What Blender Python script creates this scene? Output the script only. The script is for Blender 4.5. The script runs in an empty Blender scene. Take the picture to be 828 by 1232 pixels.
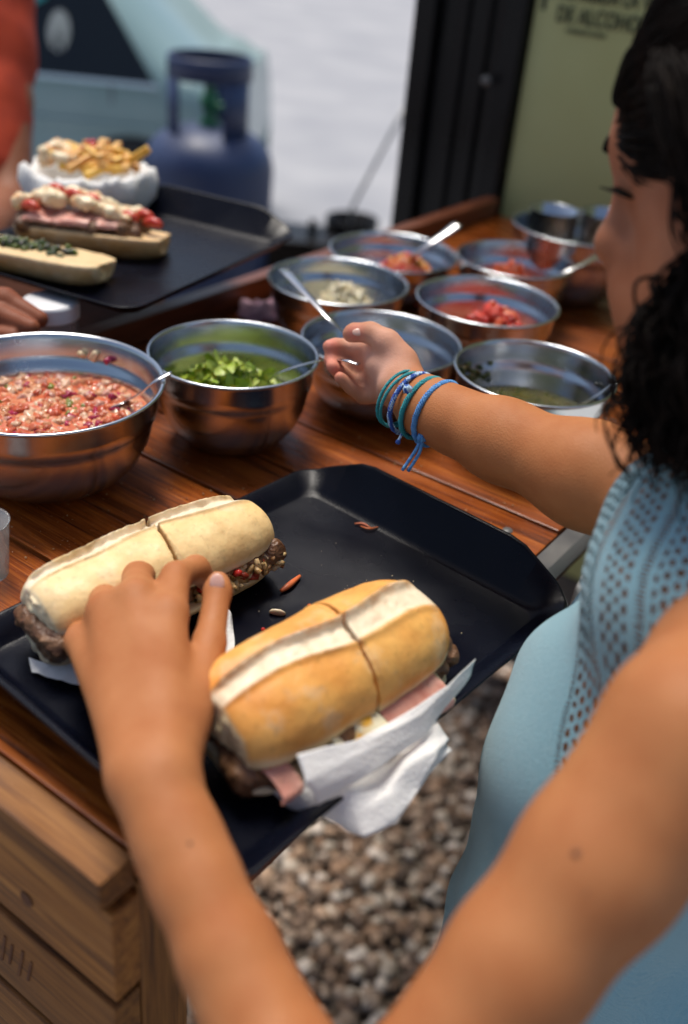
import bpy, bmesh, math, random
import numpy as np
from mathutils import Vector, Matrix, noise
import openvdb as vdb
random.seed(7); np.random.seed(7)
PI = math.pi
scene = bpy.context.scene
COL = scene.collection
T = 1.10                       # height of the table top

# ---------------------------------------------------------------- camera
KZ = T + 0.489
FPX, PITCH, ROLL = 1193.0, math.radians(32.0), math.radians(5.75)
fw = np.array([0, math.cos(PITCH), -math.sin(PITCH)])
r0 = np.array([1.0, 0, 0]); u0 = np.cross(r0, fw)
rt = math.cos(ROLL)*r0 + math.sin(ROLL)*u0
up = -math.sin(ROLL)*r0 + math.cos(ROLL)*u0
KP = np.array([0, 0, KZ])
cd = bpy.data.cameras.new('camera'); cam = bpy.data.objects.new('camera', cd); COL.objects.link(cam)
M = Matrix.Identity(4)
for i in range(3):
    M[i][0] = rt[i]; M[i][1] = up[i]; M[i][2] = -fw[i]; M[i][3] = KP[i]
cam.matrix_world = M
cd.sensor_fit = 'HORIZONTAL'; cd.sensor_width = 24.0; cd.lens = FPX/828*24.0
cd.clip_start = 0.05; cd.clip_end = 500
cd.dof.use_dof = True; cd.dof.focus_distance = 0.80; cd.dof.aperture_fstop = 2.5
scene.camera = cam

# ---------------------------------------------------------------- sky, sun, exposure
SUN_EL, SUN_AZ = math.radians(70), math.radians(-25)      # azimuth from +Y, negative to the left
w = bpy.data.worlds.new('World'); scene.world = w; w.use_nodes = True
nt = w.node_tree; bg = nt.nodes['Background']
sky = nt.nodes.new('ShaderNodeTexSky'); sky.sky_type = 'NISHITA'; sky.sun_disc = False
sky.sun_elevation = SUN_EL; sky.sun_rotation = SUN_AZ; sky.air_density = 1.0; sky.dust_density = 3.0
nt.links.new(sky.outputs[0], bg.inputs[0]); bg.inputs[1].default_value = 0.105
sd = bpy.data.lights.new('sun', 'SUN'); sun = bpy.data.objects.new('sun', sd); COL.objects.link(sun)
sd.energy = 3.3; sd.angle = math.radians(24); sd.color = (1, .94, .85)
sv = Vector((math.sin(SUN_AZ)*math.cos(SUN_EL), math.cos(SUN_AZ)*math.cos(SUN_EL), math.sin(SUN_EL)))
sun.rotation_euler = sv.to_track_quat('Z', 'Y').to_euler(); sun.location = (0, 0, 8)
scene.view_settings.view_transform = 'Standard'; scene.view_settings.look = 'None'
scene.view_settings.exposure = 0.22; scene.view_settings.gamma = 1.0
scene.render.engine = 'CYCLES'
scene.cycles.max_bounces = 8; scene.cycles.use_denoising = True
scene.cycles.sample_clamp_indirect = 6.0

# ---------------------------------------------------------------- helpers
def A(px, py, d):
    """world point on the sight line through a photo pixel at depth d (metres along the view axis)"""
    return KP + (fw + rt*((px-414)/FPX) - up*((py-616)/FPX))*d
def at(px, py, z):
    d = fw + rt*((px-414)/FPX) - up*((py-616)/FPX)
    return KP + d*((z-KZ)/d[2])
D1 = np.array([.836, -.549, 0]); D2 = np.array([.549, .836, 0]); ZU = np.array([0, 0, 1.0])
def UV(u, v, z=T): return D1*u + D2*v + ZU*z
YAW = math.atan2(-.549, .836)

def node_mat(name):
    m = bpy.data.materials.new(name); m.use_nodes = True
    return m, m.node_tree, m.node_tree.nodes['Principled BSDF']
def mat(name, c, rough=.6, metal=0, c2=None, scale=20, stretch=(1,1,1), bump=0, bscale=None, contrast=(.35,.65), sss=0, spec=.5, trans=0, coat=0, attr=None, aniso=0, detail=5, emit=None, rvar=0, perobj=0.0):
    m, t, b = node_mat(name); N = t.nodes; L = t.links
    tc = N.new('ShaderNodeTexCoord'); mp = N.new('ShaderNodeMapping'); L.new(tc.outputs['Object'], mp.inputs[0])
    mp.inputs['Scale'].default_value = stretch
    vec = mp.outputs[0]
    if perobj:
        oi = N.new('ShaderNodeObjectInfo'); ad = N.new('ShaderNodeVectorMath'); ad.operation = 'ADD'
        ml = N.new('ShaderNodeMath'); ml.operation = 'MULTIPLY'; ml.inputs[1].default_value = 31.0
        L.new(oi.outputs['Random'], ml.inputs[0]); L.new(ml.outputs[0], ad.inputs[1]); L.new(vec, ad.inputs[0]); vec = ad.outputs[0]
    nz = N.new('ShaderNodeTexNoise'); nz.inputs['Scale'].default_value = scale; nz.inputs['Detail'].default_value = detail; L.new(vec, nz.inputs[0])
    src = None
    if attr:
        an = N.new('ShaderNodeAttribute'); an.attribute_name = attr; src = an.outputs['Color']
    if c2 is not None or (attr and rvar):
        rp = N.new('ShaderNodeMapRange'); rp.inputs[1].default_value, rp.inputs[2].default_value = contrast; L.new(nz.outputs[0], rp.inputs[0])
        mx = N.new('ShaderNodeMix'); mx.data_type = 'RGBA'; L.new(rp.outputs[0], mx.inputs[0])
        if src:
            mx.blend_type = 'MULTIPLY'; L.new(src, mx.inputs[6]); mx.inputs[7].default_value = (*(c2 or (.8,.8,.8)), 1)
        else:
            mx.inputs[6].default_value = (*c, 1); mx.inputs[7].default_value = (*c2, 1)
        src = mx.outputs[2]
    if perobj and src:
        hs = N.new('ShaderNodeHueSaturation'); mr = N.new('ShaderNodeMapRange'); mr.inputs[3].default_value = 1-perobj; mr.inputs[4].default_value = 1+perobj
        L.new(oi.outputs['Random'], mr.inputs[0]); L.new(mr.outputs[0], hs.inputs['Value']); L.new(src, hs.inputs['Color']); src = hs.outputs[0]
    if src: L.new(src, b.inputs['Base Color'])
    else: b.inputs['Base Color'].default_value = (*c, 1)
    b.inputs['Roughness'].default_value = rough; b.inputs['Metallic'].default_value = metal
    if rvar:
        rr = N.new('ShaderNodeMapRange'); rr.inputs[1].default_value = .3; rr.inputs[2].default_value = .7
        rr.inputs[3].default_value = max(0, rough-rvar); rr.inputs[4].default_value = rough+rvar
        L.new(nz.outputs[0], rr.inputs[0]); L.new(rr.outputs[0], b.inputs['Roughness'])
    b.inputs['Specular IOR Level'].default_value = spec
    if sss:
        b.inputs['Subsurface Weight'].default_value = sss; b.inputs['Subsurface Radius'].default_value = (.01, .004, .002); b.inputs['Subsurface Scale'].default_value = 1
    if trans: b.inputs['Transmission Weight'].default_value = trans
    if coat: b.inputs['Coat Weight'].default_value = coat; b.inputs['Coat Roughness'].default_value = .15
    if aniso: b.inputs['Anisotropic'].default_value = aniso
    if bump:
        n2 = N.new('ShaderNodeTexNoise'); n2.inputs['Scale'].default_value = bscale or scale; n2.inputs['Detail'].default_value = 4; L.new(vec, n2.inputs[0])
        bp = N.new('ShaderNodeBump'); bp.inputs['Strength'].default_value = min(1, bump); bp.inputs['Distance'].default_value = .002*max(1, bump); L.new(n2.outputs[0], bp.inputs['Height']); L.new(bp.outputs[0], b.inputs['Normal'])
    return m

def link(name, verts, faces, m, parent=None, smooth=True, cols=None, mats=None):
    me = bpy.data.meshes.new(name)
    me.from_pydata([tuple(map(float, v)) for v in verts], [], [tuple(map(int, f)) for f in faces])
    return finish(name, me, m, parent, smooth, cols)
def finish(name, me, m, parent=None, smooth=True, cols=None):
    me.materials.append(m)
    if smooth: me.shade_smooth()
    if cols is not None:
        a = me.color_attributes.new('Col', 'FLOAT_COLOR', 'POINT')
        c = np.ones((len(me.vertices), 4), np.float32); c[:, :3] = cols
        a.data.foreach_set('color', c.ravel())
    o = bpy.data.objects.new(name, me); COL.objects.link(o)
    if parent: o.parent = parent; o.matrix_parent_inverse = Matrix.Translation(-Vector(parent.location)) if parent.rotation_euler.z == 0 else parent.matrix_world.inverted()
    return o
def npmesh(name, V, F, m, parent=None, smooth=True, cols=None):
    V = np.asarray(V, np.float32); F = np.asarray(F, np.int32)
    me = bpy.data.meshes.new(name); k = F.shape[1]
    me.vertices.add(len(V)); me.vertices.foreach_set('co', V.ravel())
    me.loops.add(F.size); me.loops.foreach_set('vertex_index', F.ravel())
    me.polygons.add(len(F)); me.polygons.foreach_set('loop_start', np.arange(0, F.size, k, dtype=np.int32))
    me.update(calc_edges=True); me.validate()
    return finish(name, me, m, parent, smooth, cols)
def tag(o, label=None, cat=None, group=None, kind=None):
    if label: o['label'] = label
    if cat: o['category'] = cat
    if group: o['group'] = group
    if kind: o['kind'] = kind
    return o
def thing(name, label, cat, loc=(0,0,0), group=None):
    o = bpy.data.objects.new(name, None); o.empty_display_size = .02; COL.objects.link(o); o.location = Vector([float(x) for x in loc])
    return tag(o, label, cat, group)

def box_data(c, ax, half):
    """oriented box: centre, 3 axes, half sizes"""
    V = []
    for sx in (-1, 1):
        for sy in (-1, 1):
            for sz in (-1, 1):
                V.append(np.array(c)+ax[0]*sx*half[0]+ax[1]*sy*half[1]+ax[2]*sz*half[2])
    F = [(0,1,3,2),(4,6,7,5),(0,4,5,1),(2,3,7,6),(0,2,6,4),(1,5,7,3)]
    return V, F
def board(name, c, ax, half, m, parent=None, bev=.002, seg=2, wob=0):
    """bevelled board as an object whose local x runs along the board"""
    bm = bmesh.new(); bmesh.ops.create_cube(bm, size=2.0)
    bmesh.ops.scale(bm, vec=half, verts=bm.verts)
    bmesh.ops.bevel(bm, geom=bm.edges[:], offset=bev, segments=seg, affect='EDGES', profile=.6)
    if wob:
        for v in bm.verts: v.co.z += wob*noise.noise(v.co*9+Vector((c[0]*7, c[1]*5, 1)))
    me = bpy.data.meshes.new(name); bm.to_mesh(me); bm.free(); me.materials.append(m); me.shade_smooth()
    for p in me.polygons: p.use_smooth = p.area < 4*bev*bev*3
    o = bpy.data.objects.new(name, me); COL.objects.link(o)
    W = Matrix.Identity(4)
    for i in range(3):
        for j in range(3): W[i][j] = float(ax[j][i])
        W[i][3] = float(c[i])
    if parent:
        o.parent = parent; o.matrix_basis = Matrix.Translation(-Vector(parent.location)) @ W
    else: o.matrix_world = W
    return o
def lathe(prof, seg=64, c=(0,0,0), closed=False):
    V = []; F = []
    n = len(prof)
    for i in range(seg):
        a = 2*PI*i/seg
        for r, z in prof: V.append((c[0]+r*math.cos(a), c[1]+r*math.sin(a), c[2]+z))
    for i in range(seg):
        j = (i+1) % seg
        for k in range(n-1): F.append((i*n+k, j*n+k, j*n+k+1, i*n+k+1))
    return V, F
def tube_data(pts, rads, seg=10, cap=True, flat=None):
    pts = [np.array(p, float) for p in pts]; n = len(pts)
    if not hasattr(rads, '__len__'): rads = [rads]*n
    V = []; F = []; prev = None
    for i, p in enumerate(pts):
        t = pts[min(i+1, n-1)]-pts[max(i-1, 0)]; t /= (np.linalg.norm(t)+1e-12)
        if prev is None:
            a = np.array([0, 0, 1.0]) if abs(t[2]) < .9 else np.array([1.0, 0, 0])
        else: a = prev
        x = a-t*(a@t); x /= np.linalg.norm(x); y = np.cross(t, x); prev = x
        for k in range(seg):
            th = 2*PI*k/seg; sx, sy = (1, 1) if flat is None else flat
            V.append(p+rads[i]*(x*math.cos(th)*sx+y*math.sin(th)*sy))
    for i in range(n-1):
        for k in range(seg):
            F.append((i*seg+k, i*seg+(k+1) % seg, (i+1)*seg+(k+1) % seg, (i+1)*seg+k))
    if cap:
        F.append(tuple(range(seg))[::-1]); F.append(tuple(range((n-1)*seg, n*seg)))
    return V, F
def tube(name, pts, rads, m, parent=None, seg=10, flat=None): return link(name, *tube_data(pts, rads, seg, True, flat), m, parent)
def spline(pts, n=8):
    P = [np.array(p, float) for p in pts]; P = [2*P[0]-P[1]]+P+[2*P[-1]-P[-2]]; out = []
    for i in range(1, len(P)-2):
        for k in range(n):
            t = k/n
            out.append(.5*((2*P[i])+(-P[i-1]+P[i+1])*t+(2*P[i-1]-5*P[i]+4*P[i+1]-P[i+2])*t*t+(-P[i-1]+3*P[i]-3*P[i+1]+P[i+2])*t**3))
    out.append(P[-2]); return out

ICO = {}
def ico(sub):
    if sub not in ICO:
        bm = bmesh.new(); bmesh.ops.create_icosphere(bm, subdivisions=sub, radius=1)
        ICO[sub] = (np.array([v.co[:] for v in bm.verts]), np.array([[v.index for v in f.verts] for f in bm.faces])); bm.free()
    return ICO[sub]
CUBEV = np.array([(x, y, z) for x in (-1, 1) for y in (-1, 1) for z in (-1, 1)], float)
CUBEF = np.array([(0,1,3,2),(4,6,7,5),(0,4,5,1),(2,3,7,6),(0,2,6,4),(1,5,7,3)])
def rot_rand():
    q = np.random.randn(4); q /= np.linalg.norm(q); a, b, c, d = q
    return np.array([[a*a+b*b-c*c-d*d, 2*(b*c-a*d), 2*(b*d+a*c)], [2*(b*c+a*d), a*a-b*b+c*c-d*d, 2*(c*d-a*b)], [2*(b*d-a*c), 2*(c*d+a*b), a*a-b*b-c*c+d*d]])
def chunks(name, items, m, parent=None, kind='stuff', sub=1, jit=.18):
    """items: (position, (sx,sy,sz), colour, 'cube'|'blob'|'flat') joined into one mesh"""
    V = []; F = []; C = []; n = 0
    for p, s, c, k in items:
        if k == 'cube':
            v, f = rounded_cube()
        else: v, f = ico(sub)
        v = v*(1+np.random.uniform(-jit, jit, (len(v), 1)))*np.array(s)
        R = rot_rand() if k != 'flat' else np.array([[math.cos(a := random.uniform(0, 6.28)), -math.sin(a), 0], [math.sin(a), math.cos(a), 0], [0, 0, 1]])
        V.append(v@R.T+np.array(p)); F.append(f+n if f.shape[1] == 3 else f+n); n += len(v)
        C.append(np.tile(np.array(c)*random.uniform(.8, 1.15), (len(v), 1)))
    tri = [x for x in F if x.shape[1] == 3]; quad = [x for x in F if x.shape[1] == 4]
    fs = [tuple(r) for x in F for r in x]
    me_o = link(name, np.concatenate(V), fs, m, parent, True, np.concatenate(C))
    if kind: me_o['kind'] = kind
    return me_o
_rc = []
def rounded_cube():
    if not _rc:
        bm = bmesh.new(); bmesh.ops.create_cube(bm, size=2); bmesh.ops.bevel(bm, geom=bm.edges[:], offset=.35, segments=1, affect='EDGES')
        bmesh.ops.triangulate(bm, faces=bm.faces[:]); bm.verts.index_update()
        _rc.append((np.array([v.co[:] for v in bm.verts]), np.array([[v.index for v in f.verts] for f in bm.faces]))); bm.free()
    return _rc[0]

# ---- signed distance sculpting: smooth union of tapered capsules and ellipsoids, turned into one mesh
class SDF:
    def __init__(s, lo, hi, vox):
        s.lo = np.array(lo, float); s.v = vox; s.n = np.ceil((np.array(hi)-s.lo)/vox).astype(int)+1
        s.a = np.full(tuple(s.n), .04, np.float32)
    def _sub(s, lo, hi):
        i0 = np.clip(np.floor((np.array(lo)-s.lo)/s.v).astype(int), 0, s.n); i1 = np.clip(np.ceil((np.array(hi)-s.lo)/s.v).astype(int)+1, 0, s.n)
        if (i1 <= i0).any(): return None, None
        sl = tuple(slice(a, b) for a, b in zip(i0, i1))
        g = [s.lo[k]+s.v*np.arange(i0[k], i1[k], dtype=np.float32) for k in range(3)]
        return sl, (g[0][:, None, None], g[1][None, :, None], g[2][None, None, :])
    def _comb(s, sl, d, k, op):
        a = s.a[sl]
        if op == 'add':
            if k > 0:
                h = np.clip(k-np.abs(a-d), 0, None)/k; s.a[sl] = np.minimum(a, d)-h*h*k*.25
            else: s.a[sl] = np.minimum(a, d)
        else:
            d = -d
            if k > 0:
                h = np.clip(k-np.abs(a-d), 0, None)/k; s.a[sl] = np.maximum(a, d)+h*h*k*.25
            else: s.a[sl] = np.maximum(a, d)
    def cap(s, p, q, ra, rb, k=.01, op='add', flat=None):
        p = np.array(p, float); q = np.array(q, float); m = max(ra, rb)+.04+k
        sl, g = s._sub(np.minimum(p, q)-m, np.maximum(p, q)+m)
        if sl is None: return
        d = q-p; L2 = d@d+1e-12
        x, y, z = (g[i]-p[i] for i in range(3))
        t = np.clip((x*d[0]+y*d[1]+z*d[2])/L2, 0, 1)
        x = x-t*d[0]; y = y-t*d[1]; z = z-t*d[2]
        if flat is not None:                       # (direction, factor): squash across that direction
            n = np.array(flat[0], float); n /= np.linalg.norm(n); f = flat[1]-1
            w_ = (x*n[0]+y*n[1]+z*n[2])*f; x = x+w_*n[0]; y = y+w_*n[1]; z = z+w_*n[2]
        D = np.sqrt(x*x+y*y+z*z)-(ra+(rb-ra)*t)
        s._comb(sl, D.astype(np.float32), k, op)
    def ell(s, c, ax, r, k=.01, op='add'):
        c = np.array(c, float); r = np.array(r, float); m = r.max()+.04+k
        sl, g = s._sub(c-m, c+m)
        if sl is None: return
        x, y, z = (g[i]-c[i] for i in range(3)); q = []
        for j in range(3): q.append((x*ax[j][0]+y*ax[j][1]+z*ax[j][2])/r[j])
        k0 = np.sqrt(q[0]**2+q[1]**2+q[2]**2)+1e-6
        k1 = np.sqrt((q[0]/r[0])**2+(q[1]/r[1])**2+(q[2]/r[2])**2)+1e-6
        s._comb(sl, (k0*(k0-1)/k1).astype(np.float32), k, op)
    def chain(s, pts, k=.01, **kw):
        for (p, ra), (q, rb) in zip(pts[:-1], pts[1:]): s.cap(p, q, ra, rb, k, **kw)
    def noise(s, amp, freq, oct=3):
        P = rand_field(s.n, s.v, freq, oct); s.a += (P*amp).astype(np.float32)
    def mesh(s, blur=0):
        a = s.a
        for _ in range(blur):
            for ax in range(3):
                a = (np.roll(a, 1, ax)+2*a+np.roll(a, -1, ax))*.25
        g = vdb.FloatGrid(background=.04); b = np.clip(a, -.04, .04)
        g.copyFromArray(np.ascontiguousarray(b, dtype=np.float32), tolerance=0)
        V, F = g.convertToQuads(isovalue=0.0)
        return V*s.v+s.lo, F[:, ::-1]
def rand_field(n, vox, freq, oct):
    """smooth value noise on a grid by trilinear upsampling of random lattices"""
    out = np.zeros(tuple(n), np.float32); amp = 1.0; tot = 0
    for o in range(oct):
        f = freq*2**o; m = [int(np.ceil(n[k]*vox*f))+2 for k in range(3)]
        R = np.random.uniform(-1, 1, m).astype(np.float32)
        for k in range(3):
            x = np.arange(n[k])*vox*f; i = x.astype(int); t = (x-i); t = (t*t*(3-2*t)).astype(np.float32)
            sh = [1, 1, 1]; sh[k] = n[k]
            R = np.take(R, i, axis=k)*(1-t.reshape(sh))+np.take(R, i+1, axis=k)*t.reshape(sh)
        out += R*amp; tot += amp; amp *= .5
    return out/tot

# ---------------------------------------------------------------- materials
def wood_mat(name, dark, mid, light, rough, scale=1.0, coat=0):
    m, t, b = node_mat(name); N = t.nodes; L = t.links
    tc = N.new('ShaderNodeTexCoord'); oi = N.new('ShaderNodeObjectInfo'); ml = N.new('ShaderNodeMath'); ml.operation = 'MULTIPLY'; ml.inputs[1].default_value = 17.3
    L.new(oi.outputs['Random'], ml.inputs[0]); ad = N.new('ShaderNodeVectorMath'); ad.operation = 'ADD'; L.new(tc.outputs['Object'], ad.inputs[0]); L.new(ml.outputs[0], ad.inputs[1])
    def noi(sc, st, det=6, dist=0):
        mp = N.new('ShaderNodeMapping'); mp.inputs['Scale'].default_value = st; L.new(ad.outputs[0], mp.inputs[0])
        n = N.new('ShaderNodeTexNoise'); n.inputs['Scale'].default_value = sc*scale; n.inputs['Detail'].default_value = det; n.inputs['Distortion'].default_value = dist; L.new(mp.outputs[0], n.inputs[0]); return n.outputs[0]
    g1 = noi(9, (.6, 12, 12), 6, 1.2); g2 = noi(60, (.35, 14, 14), 4); g3 = noi(5, (1, 2.5, 2), 4); sp = noi(420, (1, 1, 1), 2)
    cr = N.new('ShaderNodeValToRGB'); e = cr.color_ramp; e.elements[0].position = .32; e.elements[0].color = (*dark, 1); e.elements[1].position = .72; e.elements[1].color = (*light, 1)
    x = e.elements.new(.5); x.color = (*mid, 1)
    a1 = N.new('ShaderNodeMath'); a1.operation = 'MULTIPLY_ADD'; L.new(g2, a1.inputs[0]); a1.inputs[1].default_value = .45; 
    a2 = N.new('ShaderNodeMath'); a2.operation = 'MULTIPLY'; L.new(g1, a2.inputs[0]); a2.inputs[1].default_value = .55; L.new(a2.outputs[0], a1.inputs[2]); L.new(a1.outputs[0], cr.inputs[0])
    mx = N.new('ShaderNodeMix'); mx.data_type = 'RGBA'; mx.blend_type = 'MULTIPLY'; mr = N.new('ShaderNodeMapRange'); mr.inputs[1].default_value = .35; mr.inputs[2].default_value = .62; mr.inputs[3].default_value = .5; mr.inputs[4].default_value = 0
    L.new(g3, mr.inputs[0]); L.new(mr.outputs[0], mx.inputs[0]); L.new(cr.outputs[0], mx.inputs[6]); mx.inputs[7].default_value = (.35, .3, .3, 1)
    hs = N.new('ShaderNodeHueSaturation'); m3 = N.new('ShaderNodeMapRange'); m3.inputs[3].default_value = .75; m3.inputs[4].default_value = 1.2; L.new(oi.outputs['Random'], m3.inputs[0]); L.new(m3.outputs[0], hs.inputs['Value']); L.new(mx.outputs[2], hs.inputs['Color'])
    # pale specks of crumbs and dust
    ms = N.new('ShaderNodeMapRange'); ms.inputs[1].default_value = .69; ms.inputs[2].default_value = .74; ms.inputs[4].default_value = .55; L.new(sp, ms.inputs[0])
    mz = N.new('ShaderNodeMix'); mz.data_type = 'RGBA'; L.new(ms.outputs[0], mz.inputs[0]); L.new(hs.outputs[0], mz.inputs[6]); mz.inputs[7].default_value = (.42, .2, .09, 1)
    L.new(mz.outputs[2], b.inputs['Base Color'])
    rr = N.new('ShaderNodeMapRange'); rr.inputs[1].default_value = .3; rr.inputs[2].default_value = .7; rr.inputs[3].default_value = max(.05, rough-.14); rr.inputs[4].default_value = rough+.18; L.new(g3, rr.inputs[0]); L.new(rr.outputs[0], b.inputs['Roughness'])
    if coat: b.inputs['Coat Weight'].default_value = coat; b.inputs['Coat Roughness'].default_value = .2
    bp = N.new('ShaderNodeBump'); bp.inputs['Strength'].default_value = .5; bp.inputs['Distance'].default_value = .0012; L.new(a1.outputs[0], bp.inputs['Height']); L.new(bp.outputs[0], b.inputs['Normal'])
    return m
WOOD = wood_mat('varnished_wood', (.035, .007, .0015), (.30, .066, .008), (.58, .175, .024), .27)
PALE = wood_mat('weathered_wood', (.05, .015, .003), (.25, .09, .014), (.44, .19, .04), .6)
RAILW = wood_mat('rail_wood', (.08, .02, .008), (.2, .055, .02), (.32, .11, .045), .4)
def steel_mat(name, base=(.52, .55, .58), rough=.20):
    m, t, b = node_mat(name); N = t.nodes; L = t.links
    b.inputs['Metallic'].default_value = 1; b.inputs['Base Color'].default_value = (*base, 1)
    tc = N.new('ShaderNodeTexCoord'); mp = N.new('ShaderNodeMapping'); mp.inputs['Scale'].default_value = (3, 3, 260); L.new(tc.outputs['Object'], mp.inputs[0])
    n = N.new('ShaderNodeTexNoise'); n.inputs['Scale'].default_value = 6; n.inputs['Detail'].default_value = 5; L.new(mp.outputs[0], n.inputs[0])
    n2 = N.new('ShaderNodeTexNoise'); n2.inputs['Scale'].default_value = 11; n2.inputs['Detail'].default_value = 8; L.new(tc.outputs['Object'], n2.inputs[0])
    r = N.new('ShaderNodeMapRange'); r.inputs[1].default_value = .35; r.inputs[2].default_value = .7; r.inputs[3].default_value = rough-.04; r.inputs[4].default_value = rough+.09; L.new(n2.outputs[0], r.inputs[0]); L.new(r.outputs[0], b.inputs['Roughness'])
    bp = N.new('ShaderNodeBump'); bp.inputs['Strength'].default_value = .12; bp.inputs['Distance'].default_value = .0006; L.new(n.outputs[0], bp.inputs['Height']); L.new(bp.outputs[0], b.inputs['Normal'])
    return m
STEEL = steel_mat('brushed_steel')
SPOON = steel_mat('spoon_steel', (.6, .6, .6), .2)
TRAYM = mat('black_tray_plastic', (.0015, .002, .006), .26, 0, (.003, .004, .009), 14, bump=.15, bscale=900, spec=.17, rvar=.09, detail=8)
BREADM = mat('bread_crust', (.7, .4, .15), .5, attr='Col', c2=(.86, .80, .74), scale=70, contrast=(.4, .75), bump=.28, bscale=190, sss=.08, rvar=.1, spec=.35)
FOODM = mat('food_pieces', (.5, .3, .2), .35, attr='Col', c2=(.8, .75, .7), scale=300, bump=.5, bscale=500, sss=.12, rvar=.1)
WETM = mat('wet_food', (.5, .1, .05), .16, attr='Col', c2=(.85, .8, .8), scale=200, bump=.2, bscale=300, sss=.15)
MEATM = mat('grilled_meat', (.09, .035, .015), .4, c2=(.22, .11, .05), scale=120, bump=1, bscale=260, rvar=.15)
PAPER = mat('paper_napkin', (.80, .785, .76), .9, c2=(.73, .715, .69), scale=30, bump=.5, bscale=420, sss=.05)
WHITEP = mat('white_plastic', (.74, .74, .75), .3, c2=(.68, .68, .69), scale=14)
GREYP = mat('dark_grey_metal', (.06, .06, .065), .4, c2=(.12, .115, .11), scale=18, rvar=.1)
BLACKP = mat('black_paint', (.003, .003, .0035), .3, spec=.2, c2=(.007, .007, .008), scale=8, bump=.3, bscale=30, rvar=.08)
GREENP = mat('olive_green_panel', (.42, .42, .17), .5, c2=(.46, .48, .22), scale=3, bump=.08, bscale=40)
BLUEP = mat('blue_tank_paint', (.015, .034, .10), .5, c2=(.03, .052, .13), scale=9, bump=.3, bscale=120, rvar=.12)
CARP = mat('turquoise_car_paint', (.20, .32, .33), .3, c2=(.24, .36, .37), scale=2.5, coat=.4)
TEALP = mat('deep_teal_paint', (.03, .26, .27), .3, c2=(.035, .3, .3), scale=4, coat=.4)
GLASSK = mat('dark_car_glass', (.004, .006, .008), .12, c2=(.006, .009, .01), scale=3)
CHROME = mat('chrome', (.7, .7, .72), .12, 1)
RUBBER = mat('tyre_rubber', (.02, .02, .02), .8, c2=(.03, .03, .03), scale=40)
SKIN = mat('skin', (.4, .2, .1), .58, attr='Col', c2=(.82, .70, .62), scale=30, contrast=(.3, .75), bump=.22, bscale=650, sss=.15, rvar=.1, spec=.24, detail=9)
HAIRM = mat('dark_hair', (.003, .002, .0015), .6, c2=(.009, .0055, .004), scale=60, spec=.06)
ORANGE = mat('orange_red_cotton', (.42, .038, .006), .9, c2=(.34, .028, .005), scale=25, bump=.5, bscale=500)
TEXTK = mat('dark_lettering', (.02, .03, .012), .6)
# ---------------------------------------------------------------- ground
GR = mat('pale_concrete', (.27, .28, .31), .8, c2=(.37, .375, .395), scale=1.4, contrast=(.3, .7), bump=.4, bscale=60, detail=8)
S = 220; V = []; F = []; n = 44
for j in range(n+1):
    for i in range(n+1): V.append((S*(i/n-.5)*2, S*(j/n-.5)*2, 0))
for j in range(n):
    for i in range(n): F.append((j*(n+1)+i, j*(n+1)+i+1, (j+1)*(n+1)+i+1, (j+1)*(n+1)+i))
tag(link('ground', V, F, GR), kind='structure')
SOIL = mat('brown_soil', (.10, .075, .055), .95, c2=(.22, .18, .145), scale=22, bump=1, bscale=90, detail=8)
gb = []
for i in range(40):
    a = 2*PI*i/40; r = 1.9+.18*math.sin(3*a+1)+.1*math.sin(7*a); gb.append((.3+r*math.cos(a)*1.25, 1.2+r*math.sin(a)*1.15, .004))
tag(link('gravel_bed', gb, [tuple(range(40))], SOIL, smooth=False), kind='structure')
its = []
GC = [(.46,.34,.25),(.25,.165,.11),(.62,.53,.43),(.12,.08,.055),(.50,.34,.23),(.74,.65,.56),(.34,.21,.13),(.20,.13,.09)]
for i in range(9000):
    a = random.uniform(0, 2*PI); r = math.sqrt(random.random())
    x = .18+r*math.cos(a)*.62; y = 1.55+r*math.sin(a)*.85
    s = random.choice((.007, .009, .012, .015, .019))
    its.append(((x, y, .004+s*.35+random.uniform(0, .012)), (s, s*.8, s*.55), random.choice(GC), 'flat'))
PEB = mat('pebbles', (.3, .3, .3), .75, attr='Col', c2=(.75, .72, .7), scale=60, bump=.5, bscale=120)
tag(chunks('gravel', its, PEB, jit=.30), 'brown and cream pebbles lying on the ground beside the table', 'gravel', kind='stuff')

# ---------------------------------------------------------------- wooden table
U0, U1, V0, V1 = -.862, -.262, .262, 1.70
tb = thing('wooden_table', 'varnished reddish brown plank table with a slatted crate side facing the camera', 'table', UV(-.56, .9, 0))
AXP = (D1, D2, ZU)
v = V0; k = 0
widths = [.088, .072, .084, .094, .079, .088, .091, .083, .09, .078, .088, .09, .085, .088, .09, .08, .09]
while v < V1-.02:
    wd = min(widths[k % len(widths)], V1-v); k += 1
    board('plank', UV((U0+U1)/2+random.uniform(-.002, .002), v+wd/2, T-.011-random.uniform(0, .0012)), AXP, ((U1-U0)/2, wd/2-.0022, .011), WOOD, tb, .0013, 2, .0004)
    v += wd
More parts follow.
